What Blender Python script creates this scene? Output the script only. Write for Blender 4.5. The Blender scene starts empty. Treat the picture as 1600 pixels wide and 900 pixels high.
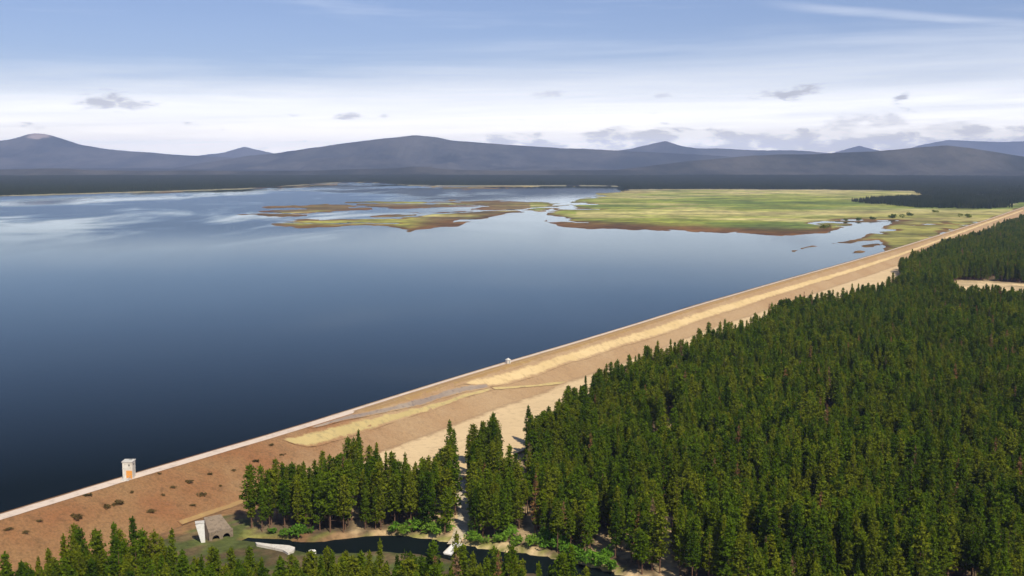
import bpy, bmesh, math, random
import numpy as np
from mathutils import Vector, noise as mnoise

random.seed(7)
RNG = np.random.default_rng(11)
SC = bpy.context.scene
COL = SC.collection
PI = math.pi

# ---------------------------------------------------------------- camera
CAM_H = 140.0            # metres above the lake
FOC = 1716.0             # focal length in pixels of a 1600 px wide picture
HOR = 258.0              # row of the horizon
PITCH = math.atan((450.0 - HOR) / FOC)
cam_d = bpy.data.cameras.new('camera')
cam_d.sensor_width = 36.0
cam_d.lens = 36.0 * FOC / 1600.0
cam_d.clip_start = 1.0
cam_d.clip_end = 120000.0
cam = bpy.data.objects.new('camera', cam_d)
COL.objects.link(cam)
cam.location = (0, 0, CAM_H)
cam.rotation_euler = (PI / 2 - PITCH, 0, 0)
SC.camera = cam

# ---------------------------------------------------------------- sun, exposure
SUN_DIR = Vector((0.42, -0.84, 1.05)).normalized()     # towards the sun: behind and right of the viewer
SUN_EL = math.asin(SUN_DIR.z)
SUN_AZ = math.atan2(SUN_DIR.x, SUN_DIR.y)
sun_d = bpy.data.lights.new('sun', 'SUN')
sun_d.energy = 5.0
sun_d.angle = math.radians(0.53)
sun_d.color = (1.0, 0.93, 0.80)
sun = bpy.data.objects.new('sun', sun_d)
COL.objects.link(sun)
sun.rotation_euler = SUN_DIR.to_track_quat('Z', 'Y').to_euler()
SC.view_settings.view_transform = 'Standard'
SC.view_settings.look = 'None'
SC.view_settings.exposure = 0.0
SC.view_settings.gamma = 1.0
SC.view_settings.use_curve_mapping = False
SC.render.engine = 'CYCLES'
SC.cycles.use_denoising = True
SC.cycles.max_bounces = 5
SC.cycles.diffuse_bounces = 2
SC.cycles.glossy_bounces = 3
SC.cycles.volume_bounces = 0
SC.cycles.sample_clamp_indirect = 4.0

# ---------------------------------------------------------------- node helper
class NT:
    """Small helper around a node tree."""
    def __init__(self, tree):
        self.t = tree
        tree.nodes.clear()
    def n(self, kind, **kw):
        nd = self.t.nodes.new(kind)
        for k, v in kw.items():
            setattr(nd, k, v)
        return nd
    def link(self, a, b):
        self.t.links.new(a, b)
    def put(self, sock, v):
        if hasattr(v, 'is_linked'):
            self.t.links.new(v, sock)
        elif v is not None:
            sock.default_value = v
    def m(self, op, a, b=None, c=None, clamp=False):
        nd = self.n('ShaderNodeMath', operation=op, use_clamp=clamp)
        self.put(nd.inputs[0], a)
        if b is not None: self.put(nd.inputs[1], b)
        if c is not None: self.put(nd.inputs[2], c)
        return nd.outputs[0]
    def ramp(self, v, a, b, c=0.0, d=1.0):            # smoothstep a..b -> c..d
        nd = self.n('ShaderNodeMapRange', interpolation_type='SMOOTHSTEP')
        self.put(nd.inputs['Value'], v)
        for k, x in (('From Min', a), ('From Max', b), ('To Min', c), ('To Max', d)):
            self.put(nd.inputs[k], x)
        return nd.outputs['Result']
    def noise(self, vec, scale, detail=4.0, rough=0.55, dist=0.0):
        nd = self.n('ShaderNodeTexNoise')
        if vec is not None: self.link(vec, nd.inputs['Vector'])
        nd.inputs['Scale'].default_value = scale
        nd.inputs['Detail'].default_value = detail
        nd.inputs['Roughness'].default_value = rough
        nd.inputs['Distortion'].default_value = dist
        return nd.outputs['Fac']
    def scale(self, vec, s, loc=(0, 0, 0)):
        nd = self.n('ShaderNodeMapping')
        self.link(vec, nd.inputs['Vector'])
        nd.inputs['Scale'].default_value = s
        nd.inputs['Location'].default_value = loc
        return nd.outputs[0]
    def mix(self, f, a, b, blend='MIX'):
        nd = self.n('ShaderNodeMix', data_type='RGBA', blend_type=blend)
        self.put(nd.inputs[0], f)
        self.put(nd.inputs[6], a if hasattr(a, 'is_linked') else (*a, 1))
        self.put(nd.inputs[7], b if hasattr(b, 'is_linked') else (*b, 1))
        return nd.outputs[2]
    def comb(self, x, y, z):
        nd = self.n('ShaderNodeCombineXYZ')
        for i, v in enumerate((x, y, z)): self.put(nd.inputs[i], v)
        return nd.outputs[0]

# ---------------------------------------------------------------- sky
world = bpy.data.worlds.new('World')
SC.world = world
world.use_nodes = True
w = NT(world.node_tree)
SKY_STRENGTH = 0.10
sky = w.n('ShaderNodeTexSky', sky_type='NISHITA')
sky.sun_disc = False
sky.sun_elevation = SUN_EL
sky.sun_rotation = SUN_AZ
sky.altitude = 1300.0
sky.air_density = 1.0
sky.dust_density = 0.3
sky.ozone_density = 2.0
tc = w.n('ShaderNodeTexCoord')
D = tc.outputs['Generated']
sep = w.n('ShaderNodeSeparateXYZ'); w.link(D, sep.inputs[0])
dx, dy, dz = sep.outputs
az = w.m('ARCTAN2', dx, dy)
el = w.m('ARCSINE', dz)
hs = w.n('ShaderNodeHueSaturation')
hs.inputs['Saturation'].default_value = 1.05
hs.inputs['Value'].default_value = 0.95
w.link(sky.outputs[0], hs.inputs['Color'])
base_sky = w.mix(1.0, hs.outputs[0], (1.05, 0.97, 1.10), 'MULTIPLY')
n_long = w.noise(w.comb(w.m('MULTIPLY', az, 2.2), w.m('MULTIPLY', el, 34.0), 3.1), 1.0, 5.0, 0.6, 0.3)
n_fine = w.noise(w.comb(w.m('MULTIPLY', az, 9.0), w.m('MULTIPLY', el, 90.0), 8.7), 1.0, 5.0, 0.6, 0.4)
# broad cirrostratus deck: its near edge lies about five degrees up, higher to the right
edge = w.m('MULTIPLY_ADD', dx, 0.036, 0.086)
tilt = w.m('MULTIPLY_ADD', az, -0.022, el)            # the streaks lie slightly aslant
n_str = w.noise(w.comb(w.m('MULTIPLY', az, 3.4), w.m('MULTIPLY', tilt, 95.0), 5.5), 1.0, 6.0, 0.62, 0.5)
e2 = w.m('SUBTRACT', w.m('MULTIPLY_ADD', w.m('SUBTRACT', n_long, 0.5), 0.085, w.m('MULTIPLY_ADD', w.m('SUBTRACT', n_str, 0.5), 0.040, el)), edge)
deck = w.ramp(e2, 0.030, -0.036)
body = w.m('MULTIPLY_ADD', w.ramp(el, 0.100, 0.030), 0.36, 0.55)
streak = w.m('MULTIPLY_ADD', w.m('SUBTRACT', n_str, 0.5), 1.3, 1.0)
deck = w.m('MULTIPLY', w.m('MULTIPLY', deck, body), streak, clamp=True)
low = w.m('MULTIPLY', w.ramp(el, 0.062, 0.014, 0.0, 0.95), w.m('MULTIPLY_ADD', w.m('SUBTRACT', n_fine, 0.5), 0.25, 0.97))
deck = w.m('MAXIMUM', deck, low, clamp=True)
# thin wisps above the deck
wisp = w.m('MULTIPLY', w.ramp(n_long, 0.56, 0.84), 0.28)
wisp = w.m('MULTIPLY', wisp, w.ramp(el, 0.50, 0.10))
# long streak of high cloud at upper right
ctr = w.m('MULTIPLY_ADD', w.m('SUBTRACT', az, 0.224), -0.125, 0.1385)
cd = w.m('ABSOLUTE', w.m('SUBTRACT', w.m('MULTIPLY_ADD', w.m('SUBTRACT', n_fine, 0.5), 0.006, el), ctr))
ctrail = w.m('MULTIPLY', w.ramp(cd, 0.0062, 0.0004), w.m('MULTIPLY', w.ramp(az, 0.20, 0.30), w.ramp(az, 1.2, 0.7)))
ctrail = w.m('MULTIPLY', ctrail, w.m('MULTIPLY', n_fine, 0.5))
white = w.m('MAXIMUM', w.m('MAXIMUM', deck, wisp), ctrail)
k = 1.0 / SKY_STRENGTH
cl_c = w.mix(w.ramp(el, 0.080, 0.040), (1.25 * k, 1.27 * k, 1.31 * k), (2.05 * k, 2.0 * k, 1.92 * k))
cl_c = w.mix(w.ramp(el, 0.045, 0.012), cl_c, (3.5 * k, 3.2 * k, 2.65 * k))   # low deck colour boosted and warmed to offset the haze in front
col = w.mix(white, base_sky, cl_c)
# low grey cumulus along the skyline
nc = w.noise(w.comb(w.m('MULTIPLY', az, 26.0), w.m('MULTIPLY', el, 75.0), 1.3), 1.0, 5.0, 0.55, 0.2)
bank = w.m('MULTIPLY', w.ramp(el, 0.044, 0.020), w.ramp(el, 0.006, 0.014))
bank = w.m('MULTIPLY', bank, w.ramp(az, -0.12, 0.12, 0.25, 1.0))
bank = w.ramp(w.m('ADD', nc, w.m('MULTIPLY', bank, 0.30)), 0.66, 0.80)
bank = w.m('MULTIPLY', bank, w.ramp(el, 0.052, 0.036))
# single grey cloud scraps (azimuth, elevation, half width, half height, slope, strength)
SCRAPS = [(-0.352, 0.0535, 0.022, 0.0075, 0.00, 0.85), (-0.330, 0.0510, 0.018, 0.0040, 0.0, 0.7),
          (0.246, 0.0630, 0.026, 0.0058, 0.16, 0.95), (0.336, 0.0570, 0.007, 0.0040, 0.35, 0.95),
          (-0.147, 0.0430, 0.010, 0.0030, 0.05, 0.8), (-0.115, 0.0440, 0.006, 0.0022, 0.0, 0.45),
          (0.034, 0.0640, 0.016, 0.0035, 0.10, 0.5), (0.134, 0.0610, 0.007, 0.0022, 0.0, 0.4),
          (0.292, 0.0350, 0.018, 0.0090, 0.3, 0.6), (0.328, 0.0375, 0.018, 0.0080, 0.1, 0.6),
          (0.085, 0.0270, 0.020, 0.0060, 0.3, 0.5), (0.375, 0.0300, 0.026, 0.0075, 0.0, 0.5)]
tot = bank
nc2 = w.noise(w.comb(w.m('MULTIPLY', az, 60.0), w.m('MULTIPLY', el, 190.0), 4.3), 1.0, 5.0, 0.6, 0.3)
for (a0, e0, wa, he, sl, st) in SCRAPS:
    da = w.m('SUBTRACT', az, a0)
    de = w.m('SUBTRACT', w.m('MULTIPLY_ADD', da, -sl, el), e0)
    q = w.m('SQRT', w.m('ADD', w.m('POWER', w.m('MULTIPLY', da, 1 / wa), 2.0), w.m('POWER', w.m('MULTIPLY', de, 1 / he), 2.0)))
    q = w.m('MULTIPLY_ADD', w.m('SUBTRACT', nc2, 0.5), 3.4, q)
    tot = w.m('MAXIMUM', tot, w.m('MULTIPLY', w.ramp(q, 1.25, 0.15), st))
grey = w.mix(w.ramp(el, 0.050, 0.018), (0.62 * k, 0.62 * k, 0.66 * k), (1.45 * k, 1.36 * k, 1.22 * k))
col = w.mix(w.m('MULTIPLY', tot, 0.85), col, grey)
bg = w.n('ShaderNodeBackground')
bg.inputs['Strength'].default_value = SKY_STRENGTH
w.link(col, bg.inputs['Color'])
out = w.n('ShaderNodeOutputWorld')
w.link(bg.outputs[0], out.inputs['Surface'])

# ---------------------------------------------------------------- geometry helpers
CP, SP = math.cos(PITCH), math.sin(PITCH)
def ray(u, v):
    a = (u - 800.0) / FOC; b = -(v - 450.0) / FOC
    return np.array([a, CP + b * SP, -SP + b * CP])
def at_z(u, v, z):                       # ground point seen at a pixel, at height z
    d = ray(u, v); t = (z - CAM_H) / d[2]
    return d * t + np.array([0, 0, CAM_H])
def at_y(u, v, y):                       # point at forward distance y
    d = ray(u, v); t = y / d[1]
    return d * t + np.array([0, 0, CAM_H])
def project(x, y, z):
    x = np.asarray(x, float); y = np.asarray(y, float); z = np.asarray(z, float) - CAM_H
    f = y * CP - z * SP; up = y * SP + z * CP
    return 800 + FOC * x / f, 450 - FOC * up / f
def sstep(x, a, b):
    t = np.clip((np.asarray(x, float) - a) / (b - a), 0, 1)
    return t * t * (3 - 2 * t)
_perm = RNG.random((256, 256))
def vnoise(x, y):                        # tiling value noise, numpy
    x = np.asarray(x, float); y = np.asarray(y, float)
    xi = np.floor(x).astype(int); yi = np.floor(y).astype(int)
    fx = x - xi; fy = y - yi
    fx = fx * fx * (3 - 2 * fx); fy = fy * fy * (3 - 2 * fy)
    g = lambda i, j: _perm[i & 255, j & 255]
    return (g(xi, yi) * (1 - fx) + g(xi + 1, yi) * fx) * (1 - fy) + (g(xi, yi + 1) * (1 - fx) + g(xi + 1, yi + 1) * fx) * fy
def fbm(x, y, oct=5, gain=0.5):
    s = 0; a = 1; tot = 0
    for i in range(oct):
        s = s + a * vnoise(x * 2 ** i + 17.3 * i, y * 2 ** i + 5.1 * i); tot += a; a *= gain
    return s / tot
def in_poly(px, py, poly):
    px = np.asarray(px, float); py = np.asarray(py, float)
    r = np.zeros(px.shape, bool); n = len(poly)
    for i in range(n):
        x0, y0 = poly[i]; x1, y1 = poly[(i + 1) % n]
        if y0 == y1: continue
        c = ((y0 > py) != (y1 > py)) & (px < (x1 - x0) * (py - y0) / (y1 - y0) + x0)
        r ^= c
    return r
def seg_dist(px, py, pts, closed=False):
    px = np.asarray(px, float); py = np.asarray(py, float)
    best = np.full(px.shape, 1e18); n = len(pts)
    for i in range(n if closed else n - 1):
        x0, y0 = pts[i][:2]; x1, y1 = pts[(i + 1) % n][:2]
        ddx, ddy = x1 - x0, y1 - y0
        L = ddx * ddx + ddy * ddy + 1e-12
        t = np.clip(((px - x0) * ddx + (py - y0) * ddy) / L, 0, 1)
        best = np.minimum(best, (px - x0 - t * ddx) ** 2 + (py - y0 - t * ddy) ** 2)
    return np.sqrt(best)

def mesh_obj(name, verts, faces, mat=None, parent=None, smooth=False, mats=None, fmat=None):
    me = bpy.data.meshes.new(name)
    verts = np.asarray(verts, np.float32)
    if isinstance(faces, np.ndarray):
        nf, k_ = faces.shape
        me.vertices.add(len(verts)); me.vertices.foreach_set('co', verts.ravel())
        me.loops.add(nf * k_); me.loops.foreach_set('vertex_index', faces.astype(np.int32).ravel())
        me.polygons.add(nf); me.polygons.foreach_set('loop_start', np.arange(0, nf * k_, k_, dtype=np.int32))
        me.update(calc_edges=True)
    else:
        me.from_pydata([tuple(map(float, q)) for q in verts], [], faces)
        me.update()
    for m_ in (mats or ([mat] if mat else [])):
        me.materials.append(m_)
    if smooth:
        me.polygons.foreach_set('use_smooth', np.ones(len(me.polygons), bool))
    if fmat is not None:
        me.polygons.foreach_set('material_index', np.asarray(fmat, np.int32))
    o = bpy.data.objects.new(name, me)
    COL.objects.link(o)
    if parent is not None: o.parent = parent
    return o
def grid_faces(nu, nv):                  # vertices indexed [i*nv + j]
    i, j = np.meshgrid(np.arange(nu - 1), np.arange(nv - 1), indexing='ij')
    a = (i * nv + j).ravel()
    return np.stack([a, a + nv, a + nv + 1, a + 1], 1)
def set_col(o, name, rgb):
    ca = o.data.color_attributes.new(name, 'FLOAT_COLOR', 'POINT')
    a = np.ones((len(o.data.vertices), 4), np.float32); a[:, :3] = rgb
    ca.data.foreach_set('color', a.ravel())
def tag(o, label=None, cat=None, group=None, kind=None):
    if label: o['label'] = label
    if cat: o['category'] = cat
    if group: o['group'] = group
    if kind: o['kind'] = kind
    return o
def empty(name, loc, rz=0.0):
    o = bpy.data.objects.new(name, None); COL.objects.link(o)
    o.location = loc; o.rotation_euler = (0, 0, rz)
    return o
def box_bm(bm, c, s, rz=0.0, bevel=0.0):
    r = bmesh.ops.create_cube(bm, size=1.0)
    for v_ in r['verts']:
        x, y, z = v_.co.x * s[0], v_.co.y * s[1], v_.co.z * s[2]
        v_.co = (c[0] + x * math.cos(rz) - y * math.sin(rz), c[1] + x * math.sin(rz) + y * math.cos(rz), c[2] + z)
    if bevel:
        es = list({e for v_ in r['verts'] for e in v_.link_edges})
        bmesh.ops.bevel(bm, geom=es, offset=bevel, segments=1, affect='EDGES')
def bm_obj(name, bm, mat, parent=None):
    me = bpy.data.meshes.new(name); bm.to_mesh(me); bm.free()
    me.materials.append(mat)
    o = bpy.data.objects.new(name, me); COL.objects.link(o)
    if parent is not None: o.parent = parent
    return o

# ---------------------------------------------------------------- materials
def new_mat(name):
    m_ = bpy.data.materials.new(name); m_.use_nodes = True
    return m_, NT(m_.node_tree)
def finish(nt, colr, rough=0.9, bump=None, bstr=0.3, bdist=0.3, spec=0.2):
    p = nt.n('ShaderNodeBsdfPrincipled')
    nt.put(p.inputs['Base Color'], colr if hasattr(colr, 'is_linked') else (*colr, 1))
    nt.put(p.inputs['Roughness'], rough)
    p.inputs['Specular IOR Level'].default_value = spec
    if bump is not None:
        b = nt.n('ShaderNodeBump'); b.inputs['Strength'].default_value = bstr; b.inputs['Distance'].default_value = bdist
        nt.link(bump, b.inputs['Height']); nt.link(b.outputs[0], p.inputs['Normal'])
    o = nt.n('ShaderNodeOutputMaterial'); nt.link(p.outputs[0], o.inputs['Surface'])
    return p
def earth(name, c1, c2, c3, s1=0.03, s2=0.25, bdist=0.4, lo=0.35, hi=0.68):
    """Mottled earth: broad drift between two tones, smaller flecks of a third."""
    m_, t = new_mat(name)
    pos = t.n('ShaderNodeNewGeometry').outputs['Position']
    a = t.noise(pos, s1, 5, 0.6); b = t.noise(pos, s2, 5, 0.65)
    c = t.mix(t.ramp(a, lo, hi), c1, c2)
    c = t.mix(t.ramp(b, 0.47, 0.70), c, c3)
    finish(t, c, 0.95, b, 0.7, bdist)
    return m_
ROCK = ((0.305, 0.130, 0.052), (0.330, 0.188, 0.080), (0.120, 0.068, 0.030))
TAN = ((0.430, 0.275, 0.140), (0.480, 0.330, 0.180), (0.310, 0.200, 0.105))
def fill_colour(t, pos, a, b):
    """Rock fill of the dam: red-brown at the near end, dusty tan further along."""
    sp = t.n('ShaderNodeSeparateXYZ'); t.link(pos, sp.inputs[0])
    k_ = t.ramp(t.m('MULTIPLY_ADD', t.m('SUBTRACT', a, 0.5), 120.0, sp.outputs[0]), -150.0, -20.0)
    f = t.noise(pos, 0.9, 4, 0.7)
    c = t.mix(t.ramp(a, 0.35, 0.66), t.mix(k_, ROCK[0], TAN[0]), t.mix(k_, ROCK[1], TAN[1]))
    c = t.mix(t.m('MULTIPLY', t.ramp(b, 0.50, 0.74), t.ramp(a, 0.62, 0.40, 0.35, 1.0)), c, t.mix(k_, ROCK[2], TAN[2]))
    return t.mix(t.ramp(f, 0.35, 0.72, 0.0, 0.55), c, t.mix(k_, ROCK[2], TAN[2]))
def rock_mat():
    m_, t = new_mat('dam_rock')
    pos = t.n('ShaderNodeNewGeometry').outputs['Position']
    a = t.noise(pos, 0.016, 5, 0.6); b = t.noise(pos, 0.22, 6, 0.72)
    finish(t, fill_colour(t, pos, a, b), 0.95, b, 0.8, 1.4)
    return m_
def band_earth(name, c1, c2, c3, s1=0.03, s2=0.25, bdist=0.2):
    """A strip that frays out into the rock fill along its sides."""
    m_, t = new_mat(name)
    pos = t.n('ShaderNodeNewGeometry').outputs['Position']
    a = t.noise(pos, s1, 5, 0.6); b = t.noise(pos, s2, 5, 0.65); e = t.noise(pos, 0.16, 6, 0.7)
    c = t.mix(t.ramp(a, 0.35, 0.68), c1, c2)
    c = t.mix(t.ramp(b, 0.48, 0.72), c, c3)
    r = fill_colour(t, pos, t.noise(pos, 0.016, 5, 0.6), t.noise(pos, 0.22, 6, 0.72))
    at = t.n('ShaderNodeVertexColor', layer_name='fray')
    sx = t.n('ShaderNodeSeparateXYZ'); t.link(at.outputs['Color'], sx.inputs[0])
    k_ = t.ramp(t.m('MULTIPLY_ADD', t.m('SUBTRACT', e, 0.5), 2.0, sx.outputs[0]), 0.10, 0.75)
    finish(t, t.mix(k_, r, c), 0.95, b, 0.6, bdist)
    return m_
def attr_earth(name, var=0.5, s1=0.02, s2=0.3, bdist=0.3):
    """Colour of the ground kind from the sheet, broken up by noise."""
    m_, t = new_mat(name)
    at = t.n('ShaderNodeVertexColor', layer_name='tone')
    pos = t.n('ShaderNodeNewGeometry').outputs['Position']
    a = t.noise(pos, s1, 5, 0.6); b = t.noise(pos, s2, 4, 0.65)
    f = t.m('MULTIPLY', t.ramp(a, 0.3, 0.7, 1 - var * 0.6, 1 + var * 0.5), t.ramp(b, 0.3, 0.7, 1 - var * 0.5, 1 + var * 0.4))
    c = t.mix(1.0, at.outputs['Color'], t.comb(f, f, f), 'MULTIPLY')
    finish(t, c, 0.95, b, 0.5, bdist)
    return m_

def foliage(name, ca, cb, cc, transl=0.25):
    m_, t = new_mat(name)
    oi = t.n('ShaderNodeObjectInfo').outputs['Random']
    pos = t.n('ShaderNodeNewGeometry').outputs['Position']
    a = t.noise(pos, 0.9, 2, 0.5)
    stand = t.noise(pos, 0.012, 3, 0.5)
    c = t.mix(t.ramp(oi, 0.25, 1.0), ca, cb)
    c = t.mix(t.ramp(oi, 0.22, 0.0, 0.0, 0.8), c, cc)
    c = t.mix(t.m('MULTIPLY', t.ramp(stand, 0.45, 0.70), 0.5), c, cc)
    c = t.mix(t.ramp(a, 0.35, 0.7, 0.0, 0.45), c, cc)
    d = t.n('ShaderNodeBsdfDiffuse'); t.link(c, d.inputs['Color'])
    tr = t.n('ShaderNodeBsdfTranslucent'); t.link(c, tr.inputs['Color'])
    mx = t.n('ShaderNodeMixShader'); mx.inputs[0].default_value = transl
    t.link(d.outputs[0], mx.inputs[1]); t.link(tr.outputs[0], mx.inputs[2])
    o = t.n('ShaderNodeOutputMaterial'); t.link(mx.outputs[0], o.inputs['Surface'])
    return m_

def water_mat(name, base, rough_lo, rough_hi, wind):
    m_, t = new_mat(name)
    pos = t.n('ShaderNodeNewGeometry').outputs['Position']
    p2 = t.scale(pos, (0.00050, 0.00022, 1), (3.3, 1.7, 0))
    a = t.noise(p2, 1.0, 4, 0.55, 1.6)
    p3 = t.scale(pos, (0.0022, 0.0008, 1), (1.3, 9.7, 0))
    b = t.noise(p3, 1.0, 4, 0.55, 2.2)
    r = t.m('ADD', t.m('MULTIPLY', a, 0.6), t.m('MULTIPLY', b, 0.4))
    sp = t.n('ShaderNodeSeparateXYZ'); t.link(pos, sp.inputs[0])
    if wind:   # the breeze reaches the open far left of the lake, the lee of the marsh stays glassy
        open_ = t.m('MULTIPLY', t.ramp(sp.outputs[1], 1500, 2600), t.ramp(sp.outputs[0], 150, -700))
        r = t.m('MULTIPLY', t.ramp(r, 0.40, 0.56), t.m('MULTIPLY_ADD', open_, 0.92, 0.08))
    rough = t.m('MULTIPLY_ADD', r, rough_hi - rough_lo, rough_lo)
    wv = t.noise(t.scale(pos, (0.10, 0.16, 1)), 1.0, 4, 0.6)
    b_ = t.n('ShaderNodeBump'); b_.inputs['Strength'].default_value = 0.05; b_.inputs['Distance'].default_value = 0.5
    t.link(wv, b_.inputs['Height'])
    fr = t.n('ShaderNodeFresnel'); fr.inputs['IOR'].default_value = 1.333
    t.link(b_.outputs[0], fr.inputs['Normal'])
    fac = t.m('MULTIPLY_ADD', fr.outputs[0], 1.32, -0.250, clamp=True)
    fac = t.m('MULTIPLY', t.m('MAXIMUM', fac, t.m('MULTIPLY', fr.outputs[0], 0.12)), t.m('MULTIPLY_ADD', r, -0.28, 1.0))
    df = t.n('ShaderNodeBsdfDiffuse'); df.inputs['Color'].default_value = (*base, 1)
    gl = t.n('ShaderNodeBsdfGlossy'); gl.inputs['Color'].default_value = (0.91, 1.0, 1.0, 1)
    t.link(rough, gl.inputs['Roughness']); t.link(b_.outputs[0], gl.inputs['Normal'])
    mx = t.n('ShaderNodeMixShader'); t.link(fac, mx.inputs[0]); t.link(df.outputs[0], mx.inputs[1]); t.link(gl.outputs[0], mx.inputs[2])
    o_ = t.n('ShaderNodeOutputMaterial'); t.link(mx.outputs[0], o_.inputs['Surface'])
    return m_

M = {}
M['lake'] = water_mat('lake_water', (0.004, 0.008, 0.010), 0.015, 0.26, True)
M['river'] = water_mat('river_water', (0.006, 0.010, 0.010), 0.04, 0.08, False)
M['ground'] = attr_earth('forest_ground', 0.55, 0.03, 0.35, 0.5)
M['marsh'] = attr_earth('marsh_ground', 0.75, 0.006, 0.03, 0.3)
M['rock'] = rock_mat()
M['crest'] = earth('crest_gravel', (0.72, 0.58, 0.45), (0.68, 0.55, 0.43), (0.56, 0.44, 0.34), 0.02, 0.3, 0.05)
M['shoulder'] = band_earth('shoulder_earth', (0.36, 0.22, 0.085), (0.32, 0.20, 0.09), (0.42, 0.28, 0.10), 0.02, 0.2, 0.2)
M['straw'] = band_earth('dry_grass', (0.68, 0.50, 0.25), (0.60, 0.43, 0.20), (0.50, 0.35, 0.17), 0.02, 0.15, 0.15)
M['straw_green'] = band_earth('dry_grass_greenish', (0.47, 0.36, 0.15), (0.53, 0.40, 0.17), (0.36, 0.28, 0.13), 0.03, 0.2, 0.15)
M['gravel'] = band_earth('grey_gravel', (0.27, 0.21, 0.165), (0.34, 0.27, 0.20), (0.20, 0.155, 0.13), 0.04, 0.3, 0.15)
M['sand'] = band_earth('toe_sand', (0.72, 0.53, 0.29), (0.66, 0.48, 0.26), (0.56, 0.40, 0.22), 0.03, 0.25, 0.1)
M['beach'] = band_earth('upstream_beach', (0.33, 0.24, 0.10), (0.27, 0.20, 0.10), (0.36, 0.25, 0.12), 0.01, 0.1, 0.3)
M['path'] = earth('path_sand', (0.62, 0.52, 0.36), (0.55, 0.44, 0.28), (0.42, 0.32, 0.19), 0.05, 0.4, 0.05)
M['pine'] = foliage('pine_needles', (0.108, 0.168, 0.007), (0.200, 0.215, 0.012), (0.027, 0.056, 0.004), 0.25)
M['dead'] = foliage('dead_needles', (0.26, 0.13, 0.05), (0.22, 0.15, 0.08), (0.15, 0.085, 0.04), 0.2)
M['pine_far'] = foliage('far_pine_needles', (0.022, 0.034, 0.010), (0.034, 0.042, 0.012), (0.014, 0.024, 0.008), 0.1)
M['shrub'] = foliage('willow_leaves', (0.13, 0.27, 0.020), (0.19, 0.30, 0.03), (0.08, 0.17, 0.018))
M['scrub'] = foliage('scrub_leaves', (0.140, 0.100, 0.035), (0.180, 0.125, 0.050), (0.09, 0.070, 0.028))
M['bark'] = earth('pine_bark', (0.16, 0.085, 0.05), (0.20, 0.115, 0.07), (0.10, 0.055, 0.035), 0.5, 3.0, 0.05)
M['concrete'] = earth('pale_concrete', (0.62, 0.58, 0.50), (0.56, 0.52, 0.45), (0.46, 0.42, 0.36), 0.3, 1.2, 0.03)
M['white_concrete'] = earth('white_concrete', (0.80, 0.77, 0.70), (0.74, 0.71, 0.64), (0.66, 0.62, 0.55), 0.3, 1.2, 0.02)
M['tower'] = earth('stained_concrete', (0.70, 0.65, 0.55), (0.62, 0.56, 0.46), (0.48, 0.42, 0.33), 0.35, 0.9, 0.03)
M['grey_concrete'] = earth('weathered_concrete', (0.27, 0.205, 0.140), (0.23, 0.175, 0.120), (0.15, 0.115, 0.080), 0.25, 0.7, 0.05)
M['dark'] = earth('dark_opening', (0.02, 0.018, 0.016), (0.025, 0.02, 0.018), (0.015, 0.013, 0.012), 0.5, 2.0, 0.02)
M['orange'] = earth('orange_paint', (0.80, 0.33, 0.04), (0.76, 0.30, 0.04), (0.66, 0.25, 0.04), 0.6, 2.0, 0.01)
M['roof'] = earth('grey_metal_roof', (0.36, 0.35, 0.32), (0.32, 0.31, 0.29), (0.26, 0.25, 0.23), 0.4, 2.0, 0.02)
M['steel'] = earth('painted_steel', (0.40, 0.40, 0.38), (0.36, 0.36, 0.34), (0.30, 0.29, 0.27), 0.5, 3.0, 0.01)

def hill_mat():
    m_, t = new_mat('wooded_hill')
    geo = t.n('ShaderNodeNewGeometry'); pos = geo.outputs['Position']
    a = t.noise(t.scale(pos, (1, 0.5, 2.5)), 0.0008, 7, 0.66); b = t.noise(pos, 0.005, 6, 0.7)
    c = t.mix(t.ramp(a, 0.35, 0.65), (0.014, 0.021, 0.012), (0.095, 0.088, 0.068))  # woods and bare ground, contrast widened to stand in for slope shading
    c = t.mix(t.ramp(b, 0.50, 0.75, 0.0, 0.7), c, (0.020, 0.030, 0.018))
    at = t.n('ShaderNodeVertexColor', layer_name='tone')
    c = t.mix(at.outputs['Alpha'], c, at.outputs['Color'])
    sx = t.n('ShaderNodeSeparateXYZ'); t.link(at.outputs['Color'], sx.inputs[0])
    c = t.mix(t.ramp(t.m('ADD', sx.outputs[0], t.m('MULTIPLY', t.m('SUBTRACT', b, 0.5), 0.5)), 0.45, 0.7), c, (0.42, 0.33, 0.28))
    finish(t, c, 1.0, b, 1.0, 40.0, 0.0)
    return m_
M['hill'] = hill_mat()

# ---------------------------------------------------------------- the dam line
CREST_Z = 5.0
CREST_PX = [(0, 804), (192, 745), (320, 708), (436, 675), (546, 641), (640, 611.5), (720, 587), (793, 565), (880, 540),
            (980, 510), (1080, 479), (1160, 456), (1240, 433), (1320, 411), (1400, 388), (1480, 363), (1540, 344), (1600, 323)]
raw = np.array([at_z(u, v, CREST_Z)[:2] for u, v in CREST_PX])
d0 = (raw[3] - raw[0]) / np.linalg.norm(raw[3] - raw[0])
d1 = (raw[-1] - raw[-4]) / np.linalg.norm(raw[-1] - raw[-4])
raw = np.vstack([raw[0] - d0 * 1500, raw[0] - d0 * 150, raw, raw[-1] + d1 * 500, raw[-1] + d1 * 1200])
cum = np.concatenate([[0], np.cumsum(np.linalg.norm(np.diff(raw, axis=0), axis=1))])
S_AX = np.concatenate([np.arange(0, 1300, 60), np.arange(1300, 3000, 6), np.arange(3000, cum[-1], 25)])
AX = np.stack([np.interp(S_AX, cum, raw[:, 0]), np.interp(S_AX, cum, raw[:, 1])], 1)
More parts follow.
